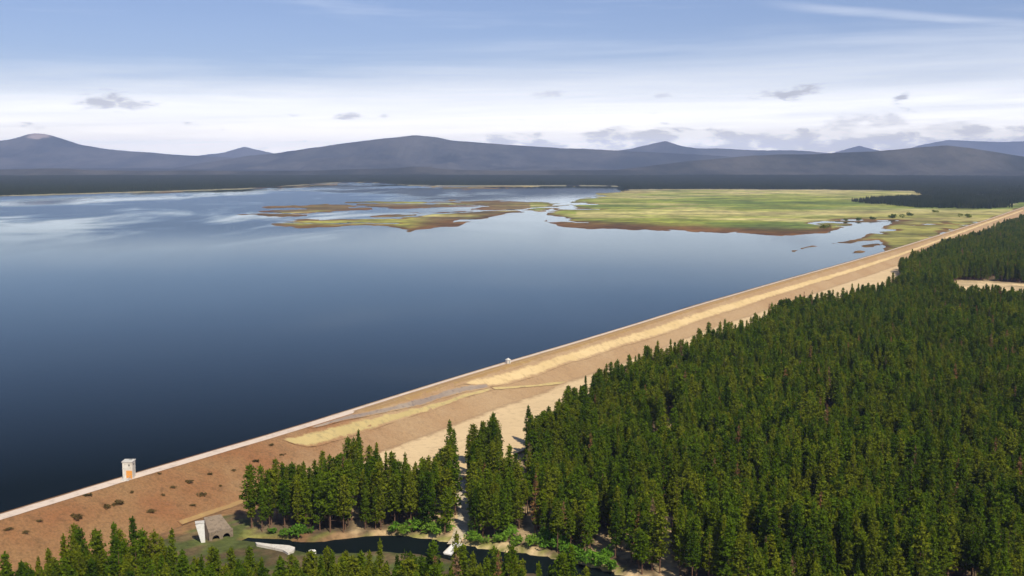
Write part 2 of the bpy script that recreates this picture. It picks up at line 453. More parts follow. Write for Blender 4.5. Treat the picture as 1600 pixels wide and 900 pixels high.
for _ in range(3):                                   # ease the corners
    k5 = np.ones(9) / 9
    pad = np.pad(AX, ((4, 4), (0, 0)), 'edge')
    sm = np.stack([np.convolve(pad[:, c], k5, 'valid') for c in (0, 1)], 1)
    sm[:6] = AX[:6]; sm[-6:] = AX[-6:]; AX = sm
S_AX = np.concatenate([[0], np.cumsum(np.linalg.norm(np.diff(AX, axis=0), axis=1))])
TNG = np.gradient(AX, axis=0); TNG /= np.linalg.norm(TNG, axis=1)[:, None]
NRM = np.stack([TNG[:, 1], -TNG[:, 0]], 1)            # points downstream
AXC = AX[::4]
def dam_st(x, y):
    """Distance along the dam and signed offset from its upstream crest edge (downstream positive)."""
    x = np.atleast_1d(np.asarray(x, float)); y = np.atleast_1d(np.asarray(y, float))
    best = np.full(x.shape, 1e18); bs = np.zeros(x.shape); bt = np.zeros(x.shape)
    idx = list(range(0, len(AX) - 1, 4))
    for a_ in idx:
        b_ = min(a_ + 4, len(AX) - 1)
        p = AX[a_]; q = AX[b_]; dd = q - p; L = math.hypot(*dd)
        if L < 1e-6: continue
        dd = dd / L
        t = (x - p[0]) * dd[0] + (y - p[1]) * dd[1]
        tc_ = np.clip(t, 0 if a_ > 0 else -1e9, L if b_ < len(AX) - 1 else 1e9)
        qx = x - p[0] - tc_ * dd[0]; qy = y - p[1] - tc_ * dd[1]
        d2 = qx * qx + qy * qy
        side = (x - p[0]) * dd[1] - (y - p[1]) * dd[0]
        better = d2 < best
        best = np.where(better, d2, best)
        bs = np.where(better, S_AX[a_] + tc_, bs)
        bt = np.where(better, np.sign(side) * np.sqrt(d2), bt)
    return bs, bt
def low_ground(y):                                   # plain downstream of the dam
    return -10.0 + 9.0 * sstep(y, 2300, 4300)
def dam_z(t, y):
    base = low_ground(y)
    zz = np.interp(t, [-34, -3, 0, 7, 36, 42], [-8, 4.4, CREST_Z, CREST_Z, -10, -13])
    return np.where(np.asarray(t) > 7, np.maximum(zz, np.where(np.asarray(t) > 38, base - 1.5, base - 0.2)), zz)
def dam_pt(s, t):
    x = np.interp(s, S_AX, AX[:, 0]) + t * np.interp(s, S_AX, NRM[:, 0])
    y = np.interp(s, S_AX, AX[:, 1]) + t * np.interp(s, S_AX, NRM[:, 1])
    return x, y
def px_st(u, v):
    """(s, t) of the dam surface seen at a pixel."""
    zz = np.linspace(CREST_Z, -10, 160)
    pts = np.array([at_z(u, v, z) for z in zz])
    s, t = dam_st(pts[:, 0], pts[:, 1])
    hit = np.where(dam_z(np.clip(t, 0, 36), pts[:, 1]) >= zz - 1e-6)[0]
    i = hit[0] if len(hit) else len(zz) - 1
    return s[i], t[i]

# ---------------------------------------------------------------- layout of the plain below the dam
BANK_PX = [(380, 839), (430, 841), (470, 846), (500, 846), (560, 839), (600, 837), (640, 839), (700, 847), (760, 858), (840, 868), (900, 879), (960, 894), (1010, 910), (1080, 935)]
BANK = np.array([at_z(u, v, -11.5)[:2] for u, v in BANK_PX])
BANK = np.vstack([BANK, [180, 330], [330, 230]])
def river_depth(x, y):
    """>0 inside the river, metres from the nearer bank."""
    yb = np.interp(x, BANK[:, 0], BANK[:, 1], left=-1e4, right=-1e4)
    wdt = np.interp(x, [BANK[0, 0], -100, -78, -60, 300], [6, 7, 15, 20, 26])
    a = yb - y; b = y - (yb - wdt)
    return np.minimum(a, b)
TOP = 9.5     # height of the treetops that draw the forest outline
def tops(lst, z=TOP):
    return [tuple(at_z(u, v, z)[:2]) for u, v in lst]
GROVE = tops([(398, 752), (430, 738), (480, 718), (520, 708), (552, 690), (585, 702), (610, 722), (640, 722), (668, 712), (690, 688), (708, 664), (735, 670), (770, 648), (780, 652), (783, 712)]) + \
        tops([(823, 716), (824, 640), (850, 634), (880, 612), (915, 592), (945, 572), (1000, 552), (1050, 540), (1095, 520), (1160, 506), (1205, 484), (1240, 470), (1300, 458), (1350, 448), (1405, 432), (1425, 424), (1412, 414), (1404, 402),
              (1440, 391), (1500, 370), (1560, 350), (1600, 337), (1680, 310)]) + \
        [(2600, 3900), (1600, 1900), (900, 900), (520, 260), (120, 260)] + \
        [tuple(at_z(u, v, -10)[:2]) for u, v in [(1010, 912), (960, 889), (900, 873), (850, 858), (790, 846), (720, 839), (640, 833), (560, 831), (490, 834), (440, 832), (400, 830), (366, 818)]]
FRONT = tops([(-140, 880), (0, 866), (60, 856), (110, 847), (150, 850), (190, 844), (250, 848), (300, 854), (350, 852), (400, 848), (460, 849), (500, 850), (560, 849), (620, 852), (680, 858), (740, 867), (850, 883), (935, 897)], 10.0) + \
        [(60, 255), (-330, 255)]
GAPS = [(at_z(u, v, -10)[:2], r) for u, v, r in [
    (827, 800, 7), (985, 812, 6), (1040, 815, 6), (1043, 850, 5), (1050, 885, 6), (1290, 640, 8), (1045, 655, 9), (1500, 690, 9), (950, 845, 5), (935, 838, 5),
    (1180, 850, 6), (1420, 800, 6), (1270, 800, 5), (690, 805, 4), (560, 800, 5), (1330, 720, 6), (1100, 730, 5), (900, 720, 5), (1520, 620, 8), (1450, 560, 9)]]
TRACK = [tuple(at_z(u, v, -10)[:2]) for u, v in [(706, 854), (716, 838), (722, 822), (727, 800), (720, 778), (717, 760), (722, 735), (735, 712)]]
CLEARING = [tuple(at_z(u, v, -10)[:2]) for u, v in [(1476, 443), (1505, 438), (1560, 440), (1600, 443), (1720, 447)]] + tops([(1720, 468), (1600, 457), (1560, 455), (1525, 453), (1495, 447)])
FARLOT = [tuple(at_z(u, v, -10)[:2]) for u, v in [(1405, 418), (1440, 424)]]
def forest_mask(x, y):
    m_ = in_poly(x, y, GROVE) | in_poly(x, y, FRONT)
    m_ &= river_depth(x, y) < -3
    return m_
def gap_mask(x, y):
    g = np.zeros(np.shape(x), bool)
    for (c, r) in GAPS:
        g |= (np.abs(x - c[0] - (y - c[1]) * c[0] / c[1] + (fbm(np.asarray(y) / 9, np.asarray(y) * 0 + r, 2) - 0.5) * 10) < r * 0.50) & (y < c[1] + 6) & (y > c[1] - r * 8)
    g |= seg_dist(x, y, TRACK) < 3.9
    g |= in_poly(x, y, CLEARING)
    g |= seg_dist(x, y, FARLOT) < 16
    return g

# far shore as seen over the lake
SHORE_PX = np.array([(-900, 320), (-300, 313), (-100, 309.5), (0, 307.5), (100, 304.5), (200, 301.5), (300, 298.5), (400, 294.5), (450, 291), (500, 287.5), (550, 285), (600, 286.5), (640, 289.5),
                     (700, 290.5), (800, 290.5), (900, 290), (965, 291), (978, 297), (1100, 296.5), (1300, 297.5), (1425, 299.5), (1440, 304), (1470, 314), (1530, 322), (1570, 322), (1620, 314), (1720, 300), (2200, 300)])
def shore_dist(x, y):
    """How far beyond the lake shore a point lies along the forward axis (m)."""
    yy = np.maximum(y, 1.0)
    u = 800 + FOC * CP * (np.asarray(x) / yy)         # near the horizon this is the picture column
    v = np.interp(u, SHORE_PX[:, 0], SHORE_PX[:, 1])
    ys = (CAM_H * FOC) / (v - HOR)
    return y - ys

# ---------------------------------------------------------------- ground sheet
gx = np.concatenate([-np.geomspace(30000, 330, 70), np.arange(-320, 420, 4.0), np.geomspace(424, 30000, 95)])
gy = np.concatenate([np.linspace(-600, 230, 20), np.arange(236, 640, 4.0), np.geomspace(646, 36000, 170)])
GX, GY = np.meshgrid(gx, gy, indexing='ij')
s_, t_ = dam_st(GX.ravel(), GY.ravel())
T = t_.reshape(GX.shape)
down = low_ground(GY) + (fbm(GX / 40, GY / 40, 4) - 0.5) * 1.6
rd = river_depth(GX, GY)
down = down - 3.2 * sstep(rd, -2.5, 2.5)
bed = np.full(GX.shape, -9.0)
Z = np.where(T > 34, down, np.where(T < -34, bed, -14.0))
sh = shore_dist(GX, GY)
land = 2.5 + (fbm(GX / 700, GY / 700, 4) - 0.5) * 3.0 + 70.0 * sstep(GY, 7000, 20000) * (0.6 + 0.8 * fbm(GX / 2500, GY / 2500, 3))
Z = np.where((sh > 0) & (GY > 2500) & ((T < -34) | (GY > 4700)), land, Z)
Z = np.where((T > 34) & (sh > 0) & (GY > 4300), np.maximum(Z, land * sstep(GY, 4300, 5200) + Z * (1 - sstep(GY, 4300, 5200))), Z)
ground = mesh_obj('ground', np.stack([GX.ravel(), GY.ravel(), Z.ravel()], 1), grid_faces(len(gx), len(gy)), M['ground'], smooth=True)
tag(ground, kind='structure')
fm = forest_mask(GX, GY)
gm = gap_mask(GX, GY)
sandc = np.array([0.64, 0.47, 0.25]); litter = np.array([0.150, 0.105, 0.058]); grassc = np.array([0.20, 0.19, 0.05]); farc = np.array([0.020, 0.024, 0.014])
gapc = np.array([0.50, 0.36, 0.19])
C3 = np.zeros(GX.shape + (3,)) + sandc
s3 = s_.reshape(GX.shape)
brown = np.array([0.255, 0.140, 0.060])
wb = sstep(GX, -20, -90)[..., None]
C3 = C3 * (1 - wb) + brown * wb
C3[fm] = litter
C3[fm & gm] = gapc
C3[fm & in_poly(GX, GY, CLEARING)] = sandc
bankz = (rd > -16) & (rd < 1) & ~fm
mixb = fbm(GX / 9, GY / 9, 3)
C3[bankz & (mixb > 0.34)] = grassc
nearb = (GY < np.interp(GX, BANK[:, 0], BANK[:, 1], left=470) - 6) & (rd < 1) & ~fm & (T > 44)
C3[nearb] = np.where((mixb > 0.5)[..., None], np.array([0.085, 0.10, 0.025]), np.array([0.14, 0.10, 0.045]))[nearb]
C3[(T < -30)] = (0.10, 0.08, 0.05)
farland = (sh > 0) & (GY > 2500)
C3[farland] = farc
C3[farland & (sh < 160) & (T < -34)] = (0.34, 0.30, 0.16)
C3[(T > 34) & (GY > 1800) & ~fm & (T > 220)] = farc
set_col(ground, 'tone', C3.reshape(-1, 3))

# ---------------------------------------------------------------- water
i0 = 2
wl = [(AX[i, 0] - NRM[i, 0] * 5, AX[i, 1] - NRM[i, 1] * 5) for i in range(i0, len(AX), 6)]
poly = wl + [(wl[-1][0] + 300, 13000), (-14000, 13000), (-14000, wl[0][1])]
lake = mesh_obj('lake', [(x, y, 0.0) for x, y in poly], [list(range(len(poly)))], M['lake'])
tag(lake, kind='structure')
rx = np.linspace(BANK[0, 0] - 2, 320, 90)
ryb = np.interp(rx, BANK[:, 0], BANK[:, 1])
rv = np.concatenate([np.stack([rx, ryb + 3, np.full(90, -11.6)], 1), np.stack([rx, ryb - 38, np.full(90, -11.6)], 1)])
river = mesh_obj('river', rv, np.array([[i, i + 90, i + 91, i + 1] for i in range(89)]), M['river'])
tag(river, kind='structure')

# ---------------------------------------------------------------- earth dam
dam = empty('earth_dam', (0, 0, 0))
tag(dam, 'long straight earth dam running along the lake, reddish rock face and straw coloured bands', 'dam')
def ribbon(name, s_arr, t_lo, t_hi, mat, lift, nt=7, rough=0.0, ragged=0.0, fray=True):
    V = []; n = len(s_arr)
    tl = np.asarray(t_lo, float) + np.zeros(n); th = np.asarray(t_hi, float) + np.zeros(n)
    if ragged:
        tl = tl + (fbm(s_arr / 14, s_arr * 0 + 3.3, 4) - 0.5) * ragged
        th = th + (fbm(s_arr / 14, s_arr * 0 + 9.3, 4) - 0.5) * ragged
        th = np.maximum(th, tl + 0.05)
    for j in range(nt):
        t = tl + (th - tl) * j / (nt - 1)
        x, y = dam_pt(s_arr, t)
        z = dam_z(t, y) + lift
        if rough:
            z = z + (fbm(x / 2.2, y / 2.2, 3) - 0.5) * rough * (1 if 0 < j < nt - 1 else 0.3)
        V.append(np.stack([x, y, z], 1))
    V = np.array(V)                                   # [nt, n, 3]
    o = mesh_obj(name, V.transpose(1, 0, 2).reshape(-1, 3), grid_faces(n, nt)[:, ::-1], mat, dam, smooth=False)
    fr = np.ones((n, nt)) if fray else np.ones((n, nt)) * 2
    if fray:
        fr[:, 0] = 0; fr[:, -1] = 0
        if nt > 5: fr[:, 1] = 0.45; fr[:, -2] = 0.45
        fr[0] = 0; fr[-1] = 0
    set_col(o, 'fray', np.repeat(fr.reshape(-1, 1), 3, 1))
    return o
S0, S1 = S_AX[1], S_AX[-2]
s_all = S_AX[1:-1]
body_t = np.array([-34, -20, -8, -3, 0, 3.5, 7, 9, 12, 15, 18, 21, 24, 27, 30, 33, 36, 39, 42])
Vb = []
for j, tt in enumerate(body_t):
    x, y = dam_pt(s_all, np.full(len(s_all), float(tt)))
    z = dam_z(np.full(len(s_all), float(tt)), y)
    if 8 < tt < 40 or tt < -3:
        z = z + (fbm(x / 3.0, y / 3.0, 3) - 0.5) * 1.0
    Vb.append(np.stack([x, y, z], 1))
Vb = np.array(Vb)
mesh_obj('embankment', Vb.transpose(1, 0, 2).reshape(-1, 3), grid_faces(len(s_all), len(body_t))[:, ::-1], M['rock'], dam)

def st_line(px):
    a = np.array([px_st(u, v) for u, v in px])
    o_ = np.argsort(a[:, 0])
    return a[o_]
def band(name, upper, lower, mat, lift, nt=7, ragged=2.0):
    U = st_line(upper); L = st_line(lower)
    sa, sb = max(U[0, 0], L[0, 0]), min(U[-1, 0], L[-1, 0])
    n = int(min(420, max(30, (sb - sa) / 4)))
    ss = np.linspace(sa, sb, n)
    tu = np.interp(ss, U[:, 0], U[:, 1]); tl = np.interp(ss, L[:, 0], L[:, 1])
    return ribbon(name, ss, np.minimum(tu, tl), np.maximum(tl, tu + 0.05), mat, lift, nt, 0.0, ragged)
s546 = px_st(546, 642)[0]
sC = S_AX[(S_AX > S_AX[1])]
wid = np.where(sC < s546, 6.4, 3.4)
ribbon('crest_road', sC[:-1], np.full(len(sC) - 1, 0.25), wid[:-1], M['crest'], 0.10, 5, 0.0, 0.9)
ss = np.linspace(s546, S1, 500)
ribbon('crest_shoulder', ss, 3.2, 11.0, M['shoulder'], 0.14, 6, 0.0, 0.8)
ss2 = np.linspace(px_st(1080, 480)[0], S1, 360)
ribbon('upstream_beach', ss2, -14 - 10 * sstep(ss2, ss2[0], ss2[0] + 900), 0.1, M['beach'], 0.35, 6, 0.5, 2.0)
band('grass_band', [(440, 687), (480, 676), (520, 665), (560, 656), (600, 648.5), (656, 637), (700, 625), (728, 616), (766, 607)],
     [(440, 688), (475, 700), (500, 699), (520, 692), (560, 680), (600, 666), (640, 653), (700, 633), (728, 622), (770, 610)], M['straw_green'], 0.25)
band('gravel_band', [(484, 668), (520, 657), (548, 649), (600, 638), (620, 633), (660, 623), (700, 609), (728, 603), (768, 600)],
     [(484, 673), (520, 663), (560, 654), (600, 646), (656, 635), (690, 624), (728, 614), (768, 606)], M['gravel'], 0.32)
band('grass_band', [(722, 598), (760, 589), (820, 573), (880, 552.5), (920, 541), (960, 529), (1040, 504.5), (1100, 485), (1160, 467), (1200, 456), (1300, 428), (1400, 398), (1480, 369), (1540, 347.5), (1600, 327)],
     [(722, 600), (766, 605), (800, 600), (840, 587), (880, 572), (920, 560), (960, 546), (1040, 522), (1100, 500), (1160, 481), (1200, 467), (1300, 436), (1400, 403), (1480, 373), (1540, 350.5), (1600, 329.5)], M['straw'], 0.29)
band('ramp_track', [(768, 606), (800, 604), (840, 601), (880, 597), (905, 594)], [(768, 610), (800, 608), (840, 604.5), (880, 600), (905, 597)], M['straw_green'], 0.36, 5)

# pale sand apron at the toe
tl = st_line([(600, 704), (640, 690), (690, 672), (740, 653), (790, 633), (840, 618), (880, 598), (960, 571), (1090, 520), (1160, 497)])
ss3 = np.linspace(tl[0, 0] - 60, tl[-1, 0] + 1600, 300)
apron_x, apron_y = [], []
tlo = np.interp(ss3, tl[:, 0], np.clip(tl[:, 1], 30, 44))
V = []
for j in range(9):
    t = tlo + (fbm(ss3 / 14, ss3 * 0 + 1.3, 4) - 0.5) * 1.5 + j * 8.0
    x, y = dam_pt(ss3, t)
    z = np.maximum(dam_z(t, y), low_ground(y) + 0.9) + 0.12
    V.append(np.stack([x, y, z], 1))
V = np.array(V)
o = mesh_obj('toe_apron', V.transpose(1, 0, 2).reshape(-1, 3), grid_faces(len(ss3), 9)[:, ::-1], M['sand'], dam)
fr = np.ones((len(ss3), 9)); fr[:, 0] = 0; fr[:8, :] *= np.linspace(0, 1, 8)[:, None]
set_col(o, 'fray', np.repeat(fr.reshape(-1, 1), 3, 1))
# thin worn track along the toe of the rock face
tt = st_line([(392, 772), (370, 792), (350, 806), (325, 822), (300, 838)])
ss4 = np.linspace(tt[0, 0] + 8, tt[-1, 0] + 10, 60)
tq = np.full(60, 34.5)
ribbon('toe_track', ss4, tq, tq + 2.6, M['shoulder'], 0.55, 5, 0.0, 2.4)

# ---------------------------------------------------------------- marsh and low islands in the lake
def marsh():
    us = np.arange(-40, 1640, 3.0); vs = np.arange(282.0, 396.0, 0.6)
    UU, VV = np.meshgrid(us, vs, indexing='ij')
    d = np.stack([(UU - 800) / FOC, CP - (VV - 450) / FOC * SP, -SP - (VV - 450) / FOC * CP], -1)
    tt_ = -CAM_H / d[..., 2]
    X = d[..., 0] * tt_; Y = d[..., 1] * tt_
    main = [(845, 346), (862, 330), (880, 322), (905, 312), (935, 304), (960, 300), (1100, 293), (1300, 293), (1445, 296), (1445, 310), (1440, 314), (1560, 312), (1640, 300), (1640, 318), (1570, 338), (1500, 362), (1440, 382), (1392, 396), (1372, 376),
            (1330, 382), (1285, 383), (1300, 378), (1340, 371), (1378, 358), (1392, 346), (1350, 350), (1308, 358), (1290, 366), (1250, 370), (1150, 366), (1060, 362), (960, 358), (880, 356)]
    isl = [main,
           [(410, 332), (470, 322), (560, 316), (680, 312), (800, 313), (870, 316), (850, 330), (790, 331), (745, 327), (700, 324), (600, 327), (520, 334), (440, 337)],
           [(425, 350), (480, 344), (560, 341), (640, 333), (740, 331), (800, 330), (745, 346), (700, 356), (640, 361), (600, 353), (540, 353), (470, 355)],
           [(1243, 387), (1270, 382), (1285, 385), (1250, 391)], [(1266, 410), (1295, 403), (1305, 404), (1275, 411)], [(1213, 426), (1228, 422), (1233, 425), (1218, 429)],
           [(380, 299), (420, 292), (470, 288), (530, 284), (550, 285), (500, 290), (440, 296)],
           [(640, 292), (720, 289.5), (900, 288), (900, 291), (760, 294), (680, 294.5)],
           [(-30, 312), (0, 309), (200, 302), (280, 300), (200, 304), (60, 309.5)],
           [(380, 334), (440, 331.5), (520, 329), (480, 334), (420, 337)],
           [(1200, 433), (1214, 429), (1222, 431), (1208, 436)], [(1318, 397), (1345, 391), (1352, 393), (1325, 399)], [(1236, 391), (1262, 388), (1240, 393)],
           [(1340, 384), (1372, 379), (1380, 383), (1350, 387)], [(860, 322), (905, 319), (912, 322), (870, 325)], [(400, 326), (460, 321), (470, 323), (410, 328)]]
    wob = (fbm(X / 260, Y / 420, 5) - 0.5) + 0.8 * (fbm(X / 60, Y / 150, 4, 0.6) - 0.5)
    sd = np.full(X.shape, -1e3)
    dmain = None
    for i_, p in enumerate(isl):
        q = seg_dist(UU, VV * 3.0, [(a, b * 3.0) for a, b in p], True) / 3.0
        q = np.where(in_poly(UU, VV, p), q, -q)
        if i_ == 0: dmain = q
        sd = np.maximum(sd, q)
    f = sd + wob * 9.0
    ponds = [(722, 325, 26, 2.2), (830, 344, 20, 3.0), (650, 330, 60, 1.2), (885, 326, 24, 2.0), (1330, 344, 22, 1.4), (560, 335, 50, 1.0), (1352, 349, 34, 1.6), (1384, 345, 22, 1.2), (800, 338, 26, 2.2), (905, 318, 18, 1.4), (855, 338, 14, 2.0)]
    for (pu, pv, wu, wv_) in ponds:
        q = 1 - np.sqrt(((UU - pu) / wu) ** 2 + ((VV - pv) / wv_) ** 2)
        f = np.minimum(f, -q * 3 + wob * 4 + 0.6)
    chn = np.abs(fbm(X / 330 + 4.0, Y / 420 + 9.0, 4, 0.55) - 0.5)
    wet = 0.30 + sstep(UU, 980, 880) * 1.5 + sstep(VV, 334, 346) * sstep(UU, 1180, 1260) * 1.3
    f = f - 7.0 * sstep(chn, 0.030 * wet, 0.008 * wet) * np.clip(wet, 0, 1)
    H = np.clip(f * 0.30, -1.2, 0.9) + (fbm(X / 60, Y / 60, 3) - 0.5) * 0.15
    n1 = fbm(X / 300, Y / 190, 5, 0.6); n2 = fbm(X / 420, Y / 240, 5, 0.6)
    green = np.array([0.285, 0.310, 0.044]); dk = np.array([0.120, 0.180, 0.028]); straw = np.array([0.58, 0.48, 0.19]); mud = np.array([0.155, 0.072, 0.020]); olive = np.array([0.34, 0.27, 0.08])
    C = np.zeros(X.shape + (3,)) + green
    def lay(w_, c): 
        nonlocal C
        C = C * (1 - w_[..., None]) + c * w_[..., None]
    lay(sstep(n1, 0.52, 0.66) * 0.75, straw)
    lay(sstep(n2, 0.52, 0.64) * 0.8, dk)
    lay(sstep(VV, 312, 303) * sstep(n1, 0.30, 0.55) * 0.9, straw)
    lay(np.exp(-((VV - 333 - wob * 6) / 4.0) ** 2) * (UU > 900) * 0.75, straw)
    lay(np.exp(-((VV - 318 - wob * 8) / 3.0) ** 2) * sstep(UU, 1000, 1150) * 0.7, dk)
    lay(sstep(UU, 1270, 1340) * sstep(VV, 325, 345) * 0.55, olive)
    left = (UU < 830)
    lay(np.where(left, sstep(n2 + wob * 0.4, 0.35, 0.55) * 0.9, 0), np.array([0.190, 0.115, 0.042]))
    lay(np.where(left, sstep(VV, 338, 343) * sstep(UU, 700, 620) * 0.85, 0), np.array([0.38, 0.36, 0.06]))
    lay(np.where(left, sstep(VV, 340, 350) * sstep(UU, 620, 680) * 0.9, 0), mud)
    lay(sstep(f, 4.5, 1.5) * (0.9 - 0.5 * sstep(VV, 330, 310)), mud)
    lay(np.where((dmain > -5) & (VV > 340) & (UU < 1300), sstep(dmain + wob * 8, 16, 5), 0) * 0.95, mud)
    _, tm = dam_st(X.ravel(), Y.ravel())
    keep = (f > -3) & (tm.reshape(X.shape) < 3)
    V3 = np.stack([X, Y, H], -1).reshape(-1, 3)
    F = grid_faces(len(us), len(vs))
    kf = keep.ravel()[F].all(1)
    F = F[kf]
    used = np.unique(F); remap = -np.ones(len(V3), int); remap[used] = np.arange(len(used))
    o = mesh_obj('marsh', V3[used], remap[F][:, ::-1], M['marsh'], smooth=True)
    set_col(o, 'tone', C.reshape(-1, 3)[used])
    tag(o, kind='structure')
    return o
marsh()

# ---------------------------------------------------------------- mountains
def mountain(name, prof, D, wf, wb, base=20.0, erode=0.55, snow=None, seed=0.0, n=420):
    us = np.array([p[0] for p in prof], float); vs_ = np.array([p[1] for p in prof], float)
    xs = np.array([at_y(u, v, D)[0] for u, v in prof]); zs = np.array([at_y(u, v, D)[2] for u, v in prof])
    x = np.linspace(xs[0], xs[-1], n)
    zr = np.interp(x, xs, zs)
    kk = np.ones(5) / 5
    zr = np.convolve(np.pad(zr, 2, 'edge'), kk, 'valid')
    zr = zr + (fbm(x / 900 + seed, x * 0 + seed, 5) - 0.5) * 0.012 * D * 0.28
    q = np.concatenate([np.linspace(-1, 0, 46), np.linspace(0.06, 1, 14)])
    Xg, Q = np.meshgrid(x, q, indexing='ij')
    Yg = D + np.where(Q < 0, Q * wf, Q * wb) + (fbm(Xg / 2500 + seed, Xg * 0 + 7, 3) - 0.5) * 1500
    prof_q = np.where(Q < 0, (1 + Q) ** 1.7, (1 - Q) ** 1.3)
    r = 1 - np.abs(2 * fbm(Xg / 1100 + seed, Yg / 2600 + seed, 6, 0.6) - 1)
    amp = 4 * prof_q * (1 - prof_q)
    Zg = base - 60 + (zr[:, None] - base + 60) * np.clip(prof_q * (1 - erode * amp * r * 1.2), 0, 1)
    ends = sstep(Xg, x[0], x[0] + 0.06 * (x[-1] - x[0])) * sstep(Xg, x[-1], x[-1] - 0.06 * (x[-1] - x[0]))
    o = mesh_obj(name, np.stack([Xg.ravel(), Yg.ravel(), Zg.ravel()], 1), grid_faces(n, len(q)), M['hill'], smooth=True)
    c = np.zeros((Xg.size, 4), np.float32)
    if snow:
        us_, hh = snow
        xp = at_y(us_, 215, D)[0]
        c[:, 0] = (np.clip(1 - np.abs(Xg - xp) / (0.026 * D), 0, 1) * sstep(Zg, hh - 0.012 * D, hh)).ravel()
    ca = o.data.color_attributes.new('tone', 'FLOAT_COLOR', 'POINT')
    ca.data.foreach_set('color', c.ravel())
    tag(o, kind='structure')
    return o
mountain('mountain', [(1280, 262), (1380, 246), (1440, 227), (1482, 218), (1530, 222), (1580, 220), (1660, 224), (1800, 240), (1960, 262)], 36000, 6000, 4000, seed=1.3)
mountain('mountain', [(240, 262), (300, 246), (345, 239), (384, 230), (405, 235), (450, 245), (520, 262)], 34000, 5000, 3500, seed=2.9)
mountain('mountain', [(1230, 262), (1290, 240), (1338, 228), (1380, 238), (1440, 262)], 34000, 5000, 3500, seed=4.4)
zp = at_y(50, 208, 25000)[2]
mountain('mountain', [(-420, 262), (-300, 250), (-150, 236), (-40, 226), (10, 218), (34, 208.5), (46, 206), (60, 208), (80, 214.5), (110, 225), (150, 232), (210, 237), (280, 243), (380, 247), (520, 256), (640, 264)], 25000, 9000, 5000, snow=(52, zp), seed=6.1)
mountain('mountain', [(250, 266), (380, 246), (440, 238), (500, 229), (560, 222), (610, 216), (650, 211.5), (680, 215), (710, 221), (760, 224), (800, 228), (880, 233), (960, 236), (1060, 240), (1180, 250), (1300, 262)], 21000, 8000, 4000, seed=8.8)
mountain('mountain', [(820, 262), (920, 238), (990, 232), (1020, 226), (1042, 220), (1062, 225), (1090, 231), (1150, 233), (1250, 236), (1330, 242), (1450, 262)], 27000, 7000, 4000, seed=10.2)
mountain('mountain', [(950, 266), (1080, 252), (1180, 244), (1280, 241), (1360, 236), (1420, 230), (1465, 226), (1500, 231), (1560, 241), (1620, 248), (1720, 255), (1860, 266)], 13200, 4000, 3500, seed=12.7)
mountain('foothill', [(-700, 272), (-400, 268), (-100, 267), (100, 264), (200, 266), (400, 267), (560, 266), (620, 263), (655, 259), (700, 264), (800, 266), (900, 265), (1000, 266), (1200, 264), (1400, 260), (1600, 256), (1800, 258), (2100, 266), (2300, 270)], 12500, 2600, 2600, base=10, erode=0.1, seed=14.9, n=420)

